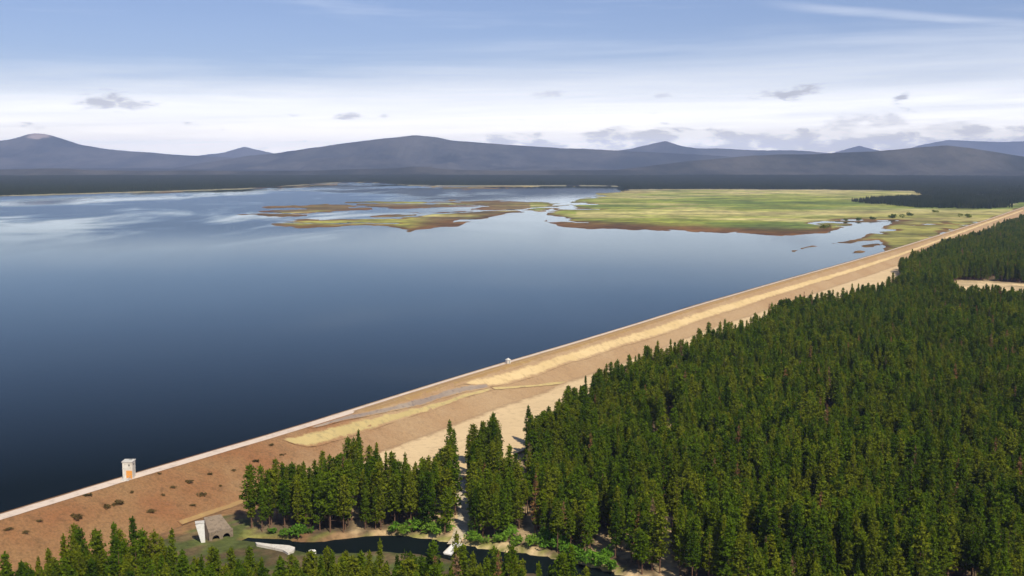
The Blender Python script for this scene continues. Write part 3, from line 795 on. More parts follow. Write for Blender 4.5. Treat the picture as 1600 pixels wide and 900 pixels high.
# ---------------------------------------------------------------- conifers
def pine_mesh(seed, H=20.0, R=2.5, crown0=0.2, n_br=84, shape=0.75, mat='pine', fill=1.0):
    r = np.random.default_rng(seed)
    V = []; F = []
    n_br = int(n_br * 1.3)
    f = np.sort(crown0 + (0.975 - crown0) * (r.random(n_br) ** 0.85))
    lean = r.normal(0, 0.012, 2) * H
    for i in range(n_br):
        q = (f[i] - crown0) / (1 - crown0)
        rad = R * ((1 - q) ** shape) * min(1.0, 0.55 + q * 2.4) * (0.70 + 0.5 * r.random()) + 0.34
        a = i * 2.399963 + r.normal(0, 0.5)
        droop = 0.18 - 0.42 * (1 - q) * r.random()
        nt = 4 if rad > 1.3 else 3
        for j in range(nt):
            g = (j + 0.7 + 0.3 * r.random()) / nt
            c = np.array([math.cos(a) * rad * g + lean[0] * f[i], math.sin(a) * rad * g + lean[1] * f[i], f[i] * H + droop * rad * g])
            sz = (0.36 + 0.30 * r.random()) * (0.80 + 0.45 * (1 - q)) * fill
            for _ in range(3 if fill > 0.8 else 2):
                p = r.normal(0, 1, (3, 3)); p /= np.linalg.norm(p, axis=1)[:, None]
                p[:, 2] *= 0.75
                k0 = len(V)
                V.extend(c + p * sz * 1.25 + r.normal(0, 0.14, 3)); F.append((k0, k0 + 1, k0 + 2))
    # leader
    for _ in range(6):
        p = r.normal(0, 0.16, (3, 3)); p[:, 2] = [0.0, 0.5, 1.0]
        k0 = len(V); V.extend(p + np.array([lean[0], lean[1], H - 0.4])); F.append((k0, k0 + 1, k0 + 2))
    me = bpy.data.meshes.new('crown'); me.from_pydata([tuple(map(float, q)) for q in V], [], F); me.materials.append(M[mat])
    # trunk with a few bare limb stubs
    TV = []; TF = []
    rings = [(0.0, 0.30), (0.03, 0.24), (0.3, 0.19), (0.6, 0.13), (0.85, 0.07), (0.98, 0.02)]
    for (hf, rr) in rings:
        for k_ in range(6):
            an = k_ * PI / 3
            TV.append((math.cos(an) * rr + lean[0] * hf, math.sin(an) * rr + lean[1] * hf, hf * H - (0.4 if hf == 0 else 0)))
    for a_ in range(len(rings) - 1):
        for k_ in range(6):
            TF.append((a_ * 6 + k_, a_ * 6 + (k_ + 1) % 6, a_ * 6 + 6 + (k_ + 1) % 6, a_ * 6 + 6 + k_))
    for i in range(14):
        q = r.random(); hf = crown0 * 0.6 + (0.9 - crown0 * 0.6) * q; an = r.random() * 2 * PI; ln = R * (1 - q) * 0.7 + 0.3
        b = np.array([lean[0] * hf, lean[1] * hf, hf * H]); e = b + np.array([math.cos(an) * ln, math.sin(an) * ln, ln * 0.1])
        k0 = len(TV); TV += [tuple(b + (0, 0, 0.06)), tuple(b - (0, 0, 0.06)), tuple(b + (0.06, 0.06, 0)), tuple(e)]
        TF += [(k0, k0 + 1, k0 + 3), (k0 + 1, k0 + 2, k0 + 3), (k0 + 2, k0, k0 + 3)]
    mt = bpy.data.meshes.new('trunk'); mt.from_pydata([tuple(map(float, q)) for q in TV], [], TF); mt.materials.append(M['bark'])
    return me, mt
#        radius, crown base, branches, outline, needles, fullness
KINDS = [(2.6, 0.16, 96, 0.80, 'pine', 1.0), (3.0, 0.24, 92, 0.60, 'pine', 1.0), (2.2, 0.20, 90, 0.95, 'pine', 1.0), (3.3, 0.32, 104, 0.45, 'pine', 1.0), (2.8, 0.14, 100, 0.75, 'pine', 1.0),
         (2.0, 0.22, 84, 0.85, 'pine', 0.95), (3.6, 0.30, 108, 0.50, 'pine', 1.05), (2.7, 0.40, 70, 0.55, 'pine', 0.95), (2.4, 0.30, 56, 0.60, 'pine', 0.78), (2.0, 0.25, 50, 0.80, 'dead', 0.72)]
VW = [q[0] for q in KINDS]
VARS = [pine_mesh(100 + i, 20.0, *q) for i, q in enumerate(KINDS)]
NV = len(VARS)

sp_ = 4.7
X, Y = np.meshgrid(np.arange(-330, 2500, sp_), np.arange(258, 3700, sp_), indexing='ij')
X = X.ravel() + RNG.uniform(-0.48, 0.48, X.size) * sp_; Y = Y.ravel() + RNG.uniform(-0.48, 0.48, X.size) * sp_
inview = (np.abs(X) < 0.52 * Y + 60) & (X > -330)
X, Y = X[inview], Y[inview]
ok = forest_mask(X, Y) & ~gap_mask(X, Y)
X, Y = X[ok], Y[ok]
thin = fbm(X / 22, Y / 22, 3)
fr_ = in_poly(X, Y, FRONT)
keepm = ((thin > 0.30) | fr_) & (RNG.random(len(X)) < 0.94) & ((Y < 1500) | (RNG.random(len(X)) < 0.8))
X, Y = X[keepm], Y[keepm]
_, TT = dam_st(X, Y)
kd = TT > 46
X, Y = X[kd], Y[kd]
NTREE = len(X)
Zt = np.array(low_ground(Y)) + (fbm(X / 40, Y / 40, 4) - 0.5) * 1.6 - 0.1
hs_ = np.clip(0.98 + (fbm(X / 45, Y / 45, 3) - 0.5) * 0.8 + RNG.normal(0, 0.16, NTREE), 0.50, 1.40)
ws_ = hs_ ** 0.6 * RNG.uniform(0.70, 1.22, NTREE)
rot = RNG.uniform(0, 2 * PI, NTREE)
var = RNG.choice(NV, NTREE, p=[0.14, 0.13, 0.11, 0.11, 0.13, 0.10, 0.10, 0.09, 0.07, 0.02])

# a tall pointed tree stands out of the near belt, others along the sand edge (pixel of the top, pixel scale)
SPECIAL = [(208, 808, 24.0, 0, 'tallest pointed conifer of the near belt, rising against the reddish dam face'),
           (552, 684, 23.5, 4, 'tall pointed conifer standing highest in the left grove below the straw band'),
           (703, 657, 24.5, 4, 'tall dark conifer on the grove edge just left of the sandy track gap'),
           (770, 645, 24.0, 0, 'tall conifer on the grove edge left of the sand clearing'),
           (589, 692, 21.0, 2, 'slender conifer next right of the tallest tree in the left grove'),
           (826, 634, 22.0, 4, 'conifer at the left corner of the big forest, right beside the sand clearing'),
           (1028, 532, 21.0, 5, 'slim lone spire standing out of the forest edge halfway along the dam'),
           (1048, 530, 21.5, 2, 'second slim spire at the forest edge halfway along the dam'),
           (1108, 503, 23.0, 3, 'broad dark conifer breaking the forest edge against the brown toe of the dam')]
spec = []
for (u, v, hgt, vv, lab) in SPECIAL:   # treetops seen singly
    p = at_z(u, v, -10 + hgt)
    spec.append((p[0], p[1], -10.0, hgt / 20.0, 0.95 * (hgt / 20) ** 0.5, RNG.uniform(0, 6.28), vv, lab))
    near = np.hypot(X - p[0], Y - p[1]) < 2.6
    X, Y, Zt, hs_, ws_, rot, var = [a[~near] for a in (X, Y, Zt, hs_, ws_, rot, var)]
NTREE = len(X)

# which trees show largest: a coarse depth-sorted footprint count
W2, H2 = 640, 360
buf = np.full((H2, W2), -1, int)
u0, vb = project(X, Y, Zt + hs_ * 3.5); _, vt = project(X, Y, Zt + hs_ * 20)
wpx = FOC * ws_ * 2.0 / Y
order = np.argsort(Y)
sc_ = W2 / 1600.0
for i in order:
    if Y[i] > 900: break
    a, b = int(max(0, vt[i] * sc_)), int(min(H2, vb[i] * sc_ + 1))
    c0 = u0[i] * sc_; hw = max(0.5, wpx[i] * sc_)
    if b <= a or c0 + hw < 0 or c0 - hw > W2: continue
    for r_ in range(a, b):
        fr = (r_ - vt[i] * sc_) / max(1.0, (vb[i] - vt[i]) * sc_)
        h_ = hw * min(1, 0.35 + fr)
        x0, x1 = int(max(0, round(c0 - h_))), int(min(W2, round(c0 + h_) + 1))
        if x1 > x0:
            seg = buf[r_, x0:x1]
            seg[seg < 0] = i
cnt = np.bincount(buf[buf >= 0], minlength=NTREE)
N_SINGLE = 290
pick = np.argsort(-cnt)[:N_SINGLE]
single = np.zeros(NTREE, bool); single[pick] = True

def place_tree(x, y, z, sh_, sw, rz, vi, label, group):
    r_ = empty('pine_tree', (x, y, z), rz); r_.scale = (sw, sw, sh_)
    for me, nm in ((VARS[vi][0], 'crown'), (VARS[vi][1], 'trunk')):
        c = bpy.data.objects.new(nm, me); COL.objects.link(c); c.parent = r_
    tag(r_, label, 'tree', group)
    return r_
first = {}
def zone(x, y):
    """Where a tree stands, in words, and the group it belongs to."""
    u, v = map(float, project(x, y, -10.0))
    vtop = float(project(x, y, 10.0)[1])
    if in_poly(np.array([x]), np.array([y]), FRONT)[0]:
        if u < 110: return 'in the bottom left corner below the reddish dam face', 'near belt in the corner'
        if u < 210: return 'in the near belt left of its tallest spire', 'near belt left of its tallest spire'
        if u < 330: return 'in the near belt between tallest spire and white wing wall', 'near belt by the wing wall'
        if u < 480: return 'in the near belt below the white outlet channel wall', 'near belt below the outlet'
        if u < 690: return 'in the near belt below the river, left of the boat ramp', 'near belt left of the ramp'
        return 'in the near belt below the river, right of the boat ramp', 'near belt right of the ramp'
    if u < 480: return 'at the left end of the grove beside the outlet channel', 'left end of the grove'
    if u < 600: return 'in the grove between the dam toe and the pale sand bank', 'left grove trees'
    if u < 715: return 'in the grove just left of the sandy track to the river', 'grove trees left of the track'
    if u < 815: return 'between the sandy river track and the sand clearing', 'grove trees right of the track'
    row = 'front row' if v > 840 else 'second rank' if v > 790 else 'back rank'
    if u < 1000: return 'behind the bright green river shrubs, ' + row, 'forest behind the river shrubs'
    if u < 1110: return 'by the sandy glades right of the river end, ' + row, 'forest by the glades'
    edge_ = 'bottom edge' if vtop > 800 else 'lower slopes' if vtop > 740 else 'middle'
    if u < 1260: return 'right of the sandy glades, near the ' + ('bottom edge' if vtop > 800 else 'forest middle'), 'near forest right of the glades'
    if u < 1430: return 'in the lower right forest, left half, near the ' + ('bottom edge' if vtop > 800 else 'forest middle'), 'near forest in the lower right'
    return 'in the lower right corner forest, near the ' + ('bottom edge' if vtop > 800 else 'right side'), 'near forest in the right corner'
for i in pick:
    where, grp = zone(float(X[i]), float(Y[i]))
    size = 'tall' if hs_[i] > 1.10 else 'short' if hs_[i] < 0.88 else 'medium'
    girth = 'slim' if ws_[i] * VW[int(var[i])] < 2.35 else 'broad'
    girth = 'dead brown' if int(var[i]) == 9 else 'sparse' if int(var[i]) == 8 else girth
    lab = size + ' ' + girth + ' conifer ' + where
    r_ = place_tree(X[i], Y[i], Zt[i], hs_[i], ws_[i], rot[i], int(var[i]), lab, grp)
    first.setdefault(int(var[i]), r_)
for (x, y, z, a, b, c, vi, lab) in spec:
    place_tree(x, y, z, a, b, c, vi, lab, 'trees that stand out of the forest edge')
for vi in range(NV):                      # every kind has at least one tree of its own
    if vi not in first:
        i = int(np.where((var == vi) & ~single)[0][0]); single[i] = True
        where, grp = zone(float(X[i]), float(Y[i]))
        first[vi] = place_tree(X[i], Y[i], Zt[i], hs_[i], ws_[i], rot[i], vi, 'thin conifer ' + where, grp)

def instancer(name, pts, rots, scl, idx, sources, kind='stuff'):
    """One object of kind stuff: copies of the given meshes spread over points."""
    me = bpy.data.meshes.new(name)
    me.vertices.add(len(pts)); me.vertices.foreach_set('co', np.asarray(pts, np.float32).ravel())
    a = me.attributes.new('rz', 'FLOAT', 'POINT'); a.data.foreach_set('value', np.asarray(rots, np.float32))
    a = me.attributes.new('sc', 'FLOAT_VECTOR', 'POINT'); a.data.foreach_set('vector', np.asarray(scl, np.float32).ravel())
    a = me.attributes.new('pick', 'INT', 'POINT'); a.data.foreach_set('value', np.asarray(idx, np.int32))
    o = bpy.data.objects.new(name, me); COL.objects.link(o)
    g = bpy.data.node_groups.new(name, 'GeometryNodeTree')
    g.interface.new_socket('Geometry', in_out='INPUT', socket_type='NodeSocketGeometry')
    g.interface.new_socket('Geometry', in_out='OUTPUT', socket_type='NodeSocketGeometry')
    N = g.nodes; gi = N.new('NodeGroupInput'); go = N.new('NodeGroupOutput')
    allj = N.new('GeometryNodeJoinGeometry')
    for objs in reversed(sources):
        j = N.new('GeometryNodeJoinGeometry')
        for ob in objs:
            oi = N.new('GeometryNodeObjectInfo'); oi.transform_space = 'ORIGINAL'; oi.inputs['Object'].default_value = ob
            g.links.new(oi.outputs['Geometry'], j.inputs[0])
        gti = N.new('GeometryNodeGeometryToInstance'); g.links.new(j.outputs[0], gti.inputs[0])
        g.links.new(gti.outputs[0], allj.inputs[0])
    iop = N.new('GeometryNodeInstanceOnPoints')
    g.links.new(gi.outputs[0], iop.inputs['Points']); g.links.new(allj.outputs[0], iop.inputs['Instance'])
    iop.inputs['Pick Instance'].default_value = True
    def attr(nm, typ):
        nd = N.new('GeometryNodeInputNamedAttribute'); nd.data_type = typ; nd.inputs['Name'].default_value = nm
        return [s for s in nd.outputs if s.enabled and s.name == 'Attribute'][0]
    g.links.new(attr('pick', 'INT'), iop.inputs['Instance Index'])
    cx = N.new('ShaderNodeCombineXYZ'); g.links.new(attr('rz', 'FLOAT'), cx.inputs[2])
    g.links.new(cx.outputs[0], iop.inputs['Rotation'])
    g.links.new(attr('sc', 'FLOAT_VECTOR'), iop.inputs['Scale'])
    g.links.new(iop.outputs[0], go.inputs[0])
    md = o.modifiers.new('spread', 'NODES'); md.node_group = g
    tag(o, kind=kind)
    return o
rest = ~single
o = instancer('pine_forest', np.stack([X, Y, Zt], 1)[rest], rot[rest], np.stack([ws_, ws_, hs_], 1)[rest], var[rest], [list(first[v_].children) for v_ in range(NV)])
tag(o, 'dense conifer forest filling the plain below the dam', 'forest')
print('trees', NTREE, 'points in mass', int(rest.sum()))

# far forest: stands of small conifers
def stand_mesh(seed, n=46, size=58.0):
    r = np.random.default_rng(seed); V = []; F = []
    for i in range(n):
        x, y = r.uniform(-size / 2, size / 2, 2); h = r.uniform(11, 21); rd_ = r.uniform(2.2, 3.6)
        a0 = r.random() * 6
        for (zb, zt, rr) in ((1.5, h * 0.65, rd_), (h * 0.42, h, rd_ * 0.66)):
            k0 = len(V)
            for k_ in range(5):
                an = a0 + k_ * 2 * PI / 5
                V.append((x + math.cos(an) * rr * r.uniform(0.8, 1.2), y + math.sin(an) * rr * r.uniform(0.8, 1.2), zb + r.uniform(-0.6, 0.6)))
            V.append((x, y, zt))
            for k_ in range(5): F.append((k0 + k_, k0 + (k_ + 1) % 5, k0 + 5))
    me = bpy.data.meshes.new('far_stand'); me.from_pydata(V, [], F); me.materials.append(M['pine_far'])
    return me
fs = 52.0
FX, FY = np.meshgrid(np.arange(-6500, 7200, fs), np.arange(2300, 11500, fs), indexing='ij')
FX = FX.ravel() + RNG.uniform(-20, 20, FX.size); FY = FY.ravel() + RNG.uniform(-20, 20, FX.size)
vw = (np.abs(FX) < 0.52 * FY + 200)
FX, FY = FX[vw], FY[vw]
_, FT = dam_st(FX, FY)
fsh = shore_dist(FX, FY)
WEDGE = [tuple(at_z(u, v, 0.5)[:2]) for u, v in [(1342, 316), (1380, 312.5), (1440, 310), (1500, 312), (1600, 312), (1600, 322), (1540, 326.5), (1500, 326), (1440, 325), (1380, 320.5)]]
upl = ((fsh > 130) & (FT < -60)) | (in_poly(FX, FY, WEDGE) & (FT < -70))
dwn = (FT > 150) & (FY > 2500) & ~in_poly(FX, FY, GROVE)
beyond = (fsh > 130) & (FY > 4700)
okf = upl | dwn | beyond
okf &= (fbm(FX / 300, FY / 300, 3) > 0.27) | (FY > 7000)
okf &= ((FX > -300) | (FY > 0))
FX, FY = FX[okf], FY[okf]
FZ = np.where(FT[okf] > 60, low_ground(FY), 0.5 + 2 * (fbm(FX / 700, FY / 700, 4)))
lz = 70.0 * sstep(FY, 7000, 20000) * (0.6 + 0.8 * fbm(FX / 2500, FY / 2500, 3))
FZ = FZ + np.where(FY > 4700, lz, 0)
stand_objs = []
for i in range(4):
    so = bpy.data.objects.new('far_stand', stand_mesh(500 + i)); COL.objects.link(so)
    j = int(len(FX) * (0.15 + 0.2 * i)); so.location = (FX[j], FY[j], FZ[j]); tag(so, kind='stuff')
    stand_objs.append([so])
o = instancer('far_forest', np.stack([FX, FY, FZ], 1), RNG.uniform(0, 6.28, len(FX)), np.stack([np.ones(len(FX)), np.ones(len(FX)), RNG.uniform(0.8, 1.25, len(FX))], 1), RNG.integers(0, 4, len(FX)), stand_objs)
print('far stands', len(FX))

# ---------------------------------------------------------------- shrubs
def shrub_meshes(seed, n=90, mat='shrub', tri=0.34):
    r = np.random.default_rng(seed); V = []; F = []
    lobes = [(r.normal(0, 0.42), r.normal(0, 0.42), r.uniform(0.35, 0.8), r.uniform(0.3, 0.5)) for _ in range(6)]
    for i in range(n * 3):
        lx, ly, lz_, lr = lobes[i % 6]
        p = r.normal(0, 1, 3); p /= np.linalg.norm(p); p = np.array([lx, ly, lz_]) + p * lr * r.uniform(0.6, 1.05)
        p[2] = max(0.06, p[2])
        q = r.normal(0, 1, (3, 3)) * tri * 0.42
        k0 = len(V); V.extend(p + q); F.append((k0, k0 + 1, k0 + 2))
    me = bpy.data.meshes.new('foliage'); me.from_pydata([tuple(map(float, q)) for q in V], [], F); me.materials.append(M[mat])
    V = []; F = []
    for i in range(6):
        lx, ly, lz_, lr = lobes[i]; k0 = len(V)
        for a_ in range(3):
            an = a_ * 2.1; V.append((math.cos(an) * 0.03, math.sin(an) * 0.03, -0.08))
        V.append((lx, ly, lz_)); F += [(k0, k0 + 1, k0 + 3), (k0 + 1, k0 + 2, k0 + 3), (k0 + 2, k0, k0 + 3)]
    ms = bpy.data.meshes.new('stems'); ms.from_pydata(V, [], F); ms.materials.append(M['bark'])
    return me, ms
SH = [shrub_meshes(40 + i) for i in range(4)]; SB = [shrub_meshes(60 + i, 60, 'scrub', 0.4) for i in range(3)]; DK = [shrub_meshes(80 + i, 90, 'pine', 0.3) for i in range(2)]
def shrub(meshes, x, y, z, sx, sy, sz, label, group, name='shrub'):
    r_ = empty(name, (x, y, z), random.uniform(0, 6.28)); r_.scale = (sx, sy, sz)
    for me, nm in zip(meshes, ('foliage', 'stems')):
        c = bpy.data.objects.new(nm, me); COL.objects.link(c); c.parent = r_
    tag(r_, label, 'shrub', group)
SHRUBS = [(612, 829, 4), (628, 832, 3.4), (650, 826, 5), (668, 830, 5), (684, 834, 4.5), (696, 828, 4), (738, 842, 4), (752, 848, 3.6), (780, 846, 5), (795, 840, 5.5), (806, 850, 4), (836, 852, 5), (850, 848, 6), (862, 856, 5.5),
          (876, 860, 5.5), (890, 866, 5), (905, 872, 5.5), (922, 878, 5.5), (938, 884, 5), (955, 888, 5), (950, 872, 4.5), (465, 838, 4.5), (478, 833, 3.5), (448, 835, 3), (425, 832, 2.6), (1545, 880, 6), (1570, 888, 6)]
ORD = ['first', 'second', 'third', 'fourth', 'fifth', 'sixth', 'seventh', 'eighth', 'ninth', 'tenth', 'eleventh', 'twelfth', 'thirteenth', 'fourteenth', 'fifteenth', 'sixteenth', 'seventeenth', 'eighteenth']
SHRUBS.sort(); seen = {}
for i, (u, v, sz) in enumerate(SHRUBS):
    p = at_z(u, v, -9.8)
    if u < 500: lab, grp = 'green shrub from the left on the bank above the white channel wall', 'shrubs by the outlet channel'
    elif u < 720: lab, grp = 'bright green shrub from the left on the river bank before the boat ramp', 'river bank shrubs left of the ramp'
    elif u < 1000: lab, grp = 'bright green shrub from the boat ramp going right along the far bank', 'river bank shrubs right of the ramp'
    else: lab, grp = 'bright green shrub from the left among conifers in the lower right corner', 'shrubs in the lower right corner'
    seen[grp] = seen.get(grp, -1) + 1; lab = ORD[seen[grp]] + ' ' + lab
    shrub(SH[i % 4], p[0], p[1], p[2], sz * 0.82, sz * 0.82, sz * 0.78, lab, grp)
SCRUB = [(140, 774, 3), (168, 794, 4.2), (186, 788, 4.6), (178, 790, 2.4), (120, 809, 4), (40, 832, 3), (12, 828, 3), (293, 754, 4), (270, 762, 3), (315, 774, 3), (402, 722, 3.6), (423, 696, 2.6), (255, 775, 2.4), (330, 742, 2.6), (235, 800, 3), (112, 806, 2.5),
         (365, 735, 2.4), (345, 760, 2.6), (205, 770, 2.2), (300, 790, 2.6), (60, 815, 2.4), (250, 742, 2.0), (440, 712, 2.2)]
SCRUB.sort()
for i, (u, v, sz) in enumerate(SCRUB):
    s, t = px_st(u, v); x, y = dam_pt(s, t); z = float(dam_z(np.array([t]), np.array([y]))[0])
    lab, grp = (('dusty scrub bush from the left on the reddish rock face before the intake tower', 'scrub on the rock face left of the tower') if u < 203 else
                ('dusty scrub bush right of the intake tower on the brown rock face', 'scrub on the rock face right of the tower'))
    seen[grp] = seen.get(grp, -1) + 1; lab = ORD[seen[grp]] + ' ' + lab
    shrub(SB[i % 3], float(x), float(y), z - 0.1, sz * random.uniform(0.35, 0.75), sz * random.uniform(0.35, 0.75), sz * random.uniform(0.2, 0.38), lab, grp, 'scrub_bush')
for i, (u, v, sz, lab) in enumerate([(1289, 357, 10, 'dark lone bush at the marsh tip beside the pale inlet'), (1322, 345, 7, 'small dark bush on the marsh edge, first right of the lone bush'), (1342, 344, 8, 'dark bush in the middle of the row along the inlet'),
                          (1362, 343, 8, 'dark bush at the right end of the row along the inlet'), (1398, 341, 13, 'wide dark thicket on the marsh above the end of the inlet'), (1420, 337, 10, 'dark thicket right of the widest one on the marsh'),
                          (1510, 340, 12, 'dark bush on the green marsh close to the far end of the dam'), (1460, 332, 9, 'small bush on the marsh below the dark far wood')]):
    p = at_z(u, v, 0.6)
    shrub(DK[i % 2], p[0], p[1], 0.3, sz * 1.15, sz * 1.15, sz * 0.85, lab, 'bushes on the marsh')

# ---------------------------------------------------------------- intake tower on the crest
def intake_tower():
    s, t = px_st(203, 745)
    x, y = dam_pt(s, -3.2)
    p = at_z(202, 746, CREST_Z)
    yaw = math.atan2(p[1], p[0]) - PI / 2 - 0.32
    r_ = empty('intake_tower', (float(p[0]), float(p[1]), CREST_Z), yaw)
    W_, H_ = 4.3, 7.3
    bm = bmesh.new(); box_bm(bm, (0, 0, (H_ - 9) / 2), (W_, W_, H_ + 9), 0, 0.12); bm_obj('wall', bm, M['tower'], r_)
    bm = bmesh.new(); box_bm(bm, (0, 0, H_ + 0.17), (W_ + 0.5, W_ + 0.5, 0.34), 0, 0.05); rf = bm_obj('roof', bm, M['concrete'], r_)
    bm = bmesh.new(); box_bm(bm, (0.6, 0.5, H_ + 0.34 + 0.2), (1.2, 1.0, 0.4), 0, 0.05); bm_obj('roof_vent', bm, M['roof'], rf)
    bm = bmesh.new(); box_bm(bm, (0, 0, 4.5), (W_ + 0.16, W_ + 0.16, 0.25)); bm_obj('string_course', bm, M['concrete'], r_)
    bm = bmesh.new(); box_bm(bm, (0.75, -W_ / 2 - 0.05, 1.9), (2.5, 0.14, 3.4), 0, 0.02); dr = bm_obj('door', bm, M['orange'], r_)
    bm = bmesh.new(); box_bm(bm, (0.2, -W_ / 2 - 0.17, 1.7), (0.12, 0.08, 0.5)); bm_obj('handle', bm, M['steel'], dr)
    for i in range(4):
        bm = bmesh.new(); box_bm(bm, (0.75, -W_ / 2 - 0.135, 0.75 + i * 0.8), (2.4, 0.04, 0.06)); bm_obj('door_rib', bm, M['steel'], dr)
    for (wx, wy, sx, sy) in ((0.8, -W_ / 2 - 0.03, 0.5, 0.1), (W_ / 2 + 0.03, 0.0, 0.1, 0.8), (-W_ / 2 - 0.03, 0.0, 0.1, 0.8)):
        bm = bmesh.new(); box_bm(bm, (wx, wy, 6.0), (sx, sy, 0.7)); wd = bm_obj('window', bm, M['dark'], r_)
        bm = bmesh.new(); box_bm(bm, (wx * 1.01, wy * 1.02, 5.58), (sx + 0.2, sy + 0.1, 0.12)); bm_obj('sill', bm, M['concrete'], wd)
    tag(r_, 'white concrete intake tower with orange door on the dam crest at the water', 'tower')
    # footbridge slab from the crest road
    bm = bmesh.new(); box_bm(bm, (-0.2, -W_ / 2 - 1.9, 0.22), (3.4, 3.5, 0.3), 0, 0.03); bm_obj('landing', bm, M['concrete'], r_)
    for sx in (-1.8, 1.4):
        bm = bmesh.new()
        for k_ in range(3): box_bm(bm, (sx, -W_ / 2 - 0.5 - k_ * 1.4, 0.9), (0.08, 0.08, 1.1))
        box_bm(bm, (sx, -W_ / 2 - 1.9, 1.45), (0.08, 3.3, 0.08)); bm_obj('railing', bm, M['steel'], r_)
intake_tower()
def gauge_hut():
    p = at_z(794, 568, CREST_Z)
    r_ = empty('gauge_hut', (float(p[0]), float(p[1]), CREST_Z + 0.1), 0.5)
    bm = bmesh.new(); box_bm(bm, (0, 0, 1.25), (2.6, 2.6, 2.5), 0, 0.04); bm_obj('wall', bm, M['tower'], r_)
    bm = bmesh.new()
    vs = [bm.verts.new(q) for q in ((-1.6, -1.6, 2.5), (1.6, -1.6, 2.5), (1.6, 1.6, 2.5), (-1.6, 1.6, 2.5), (0, 0, 3.9))]
    for f in ((0, 1, 4), (1, 2, 4), (2, 3, 4), (3, 0, 4), (3, 2, 1, 0)): bm.faces.new([vs[k_] for k_ in f])
    bm_obj('roof', bm, M['concrete'], r_)
    bm = bmesh.new(); box_bm(bm, (0.3, -1.33, 1.0), (0.9, 0.1, 2.0)); bm_obj('door', bm, M['steel'], r_)
    tag(r_, 'small white gauge hut with pointed roof on the middle of the dam crest', 'hut')
gauge_hut()

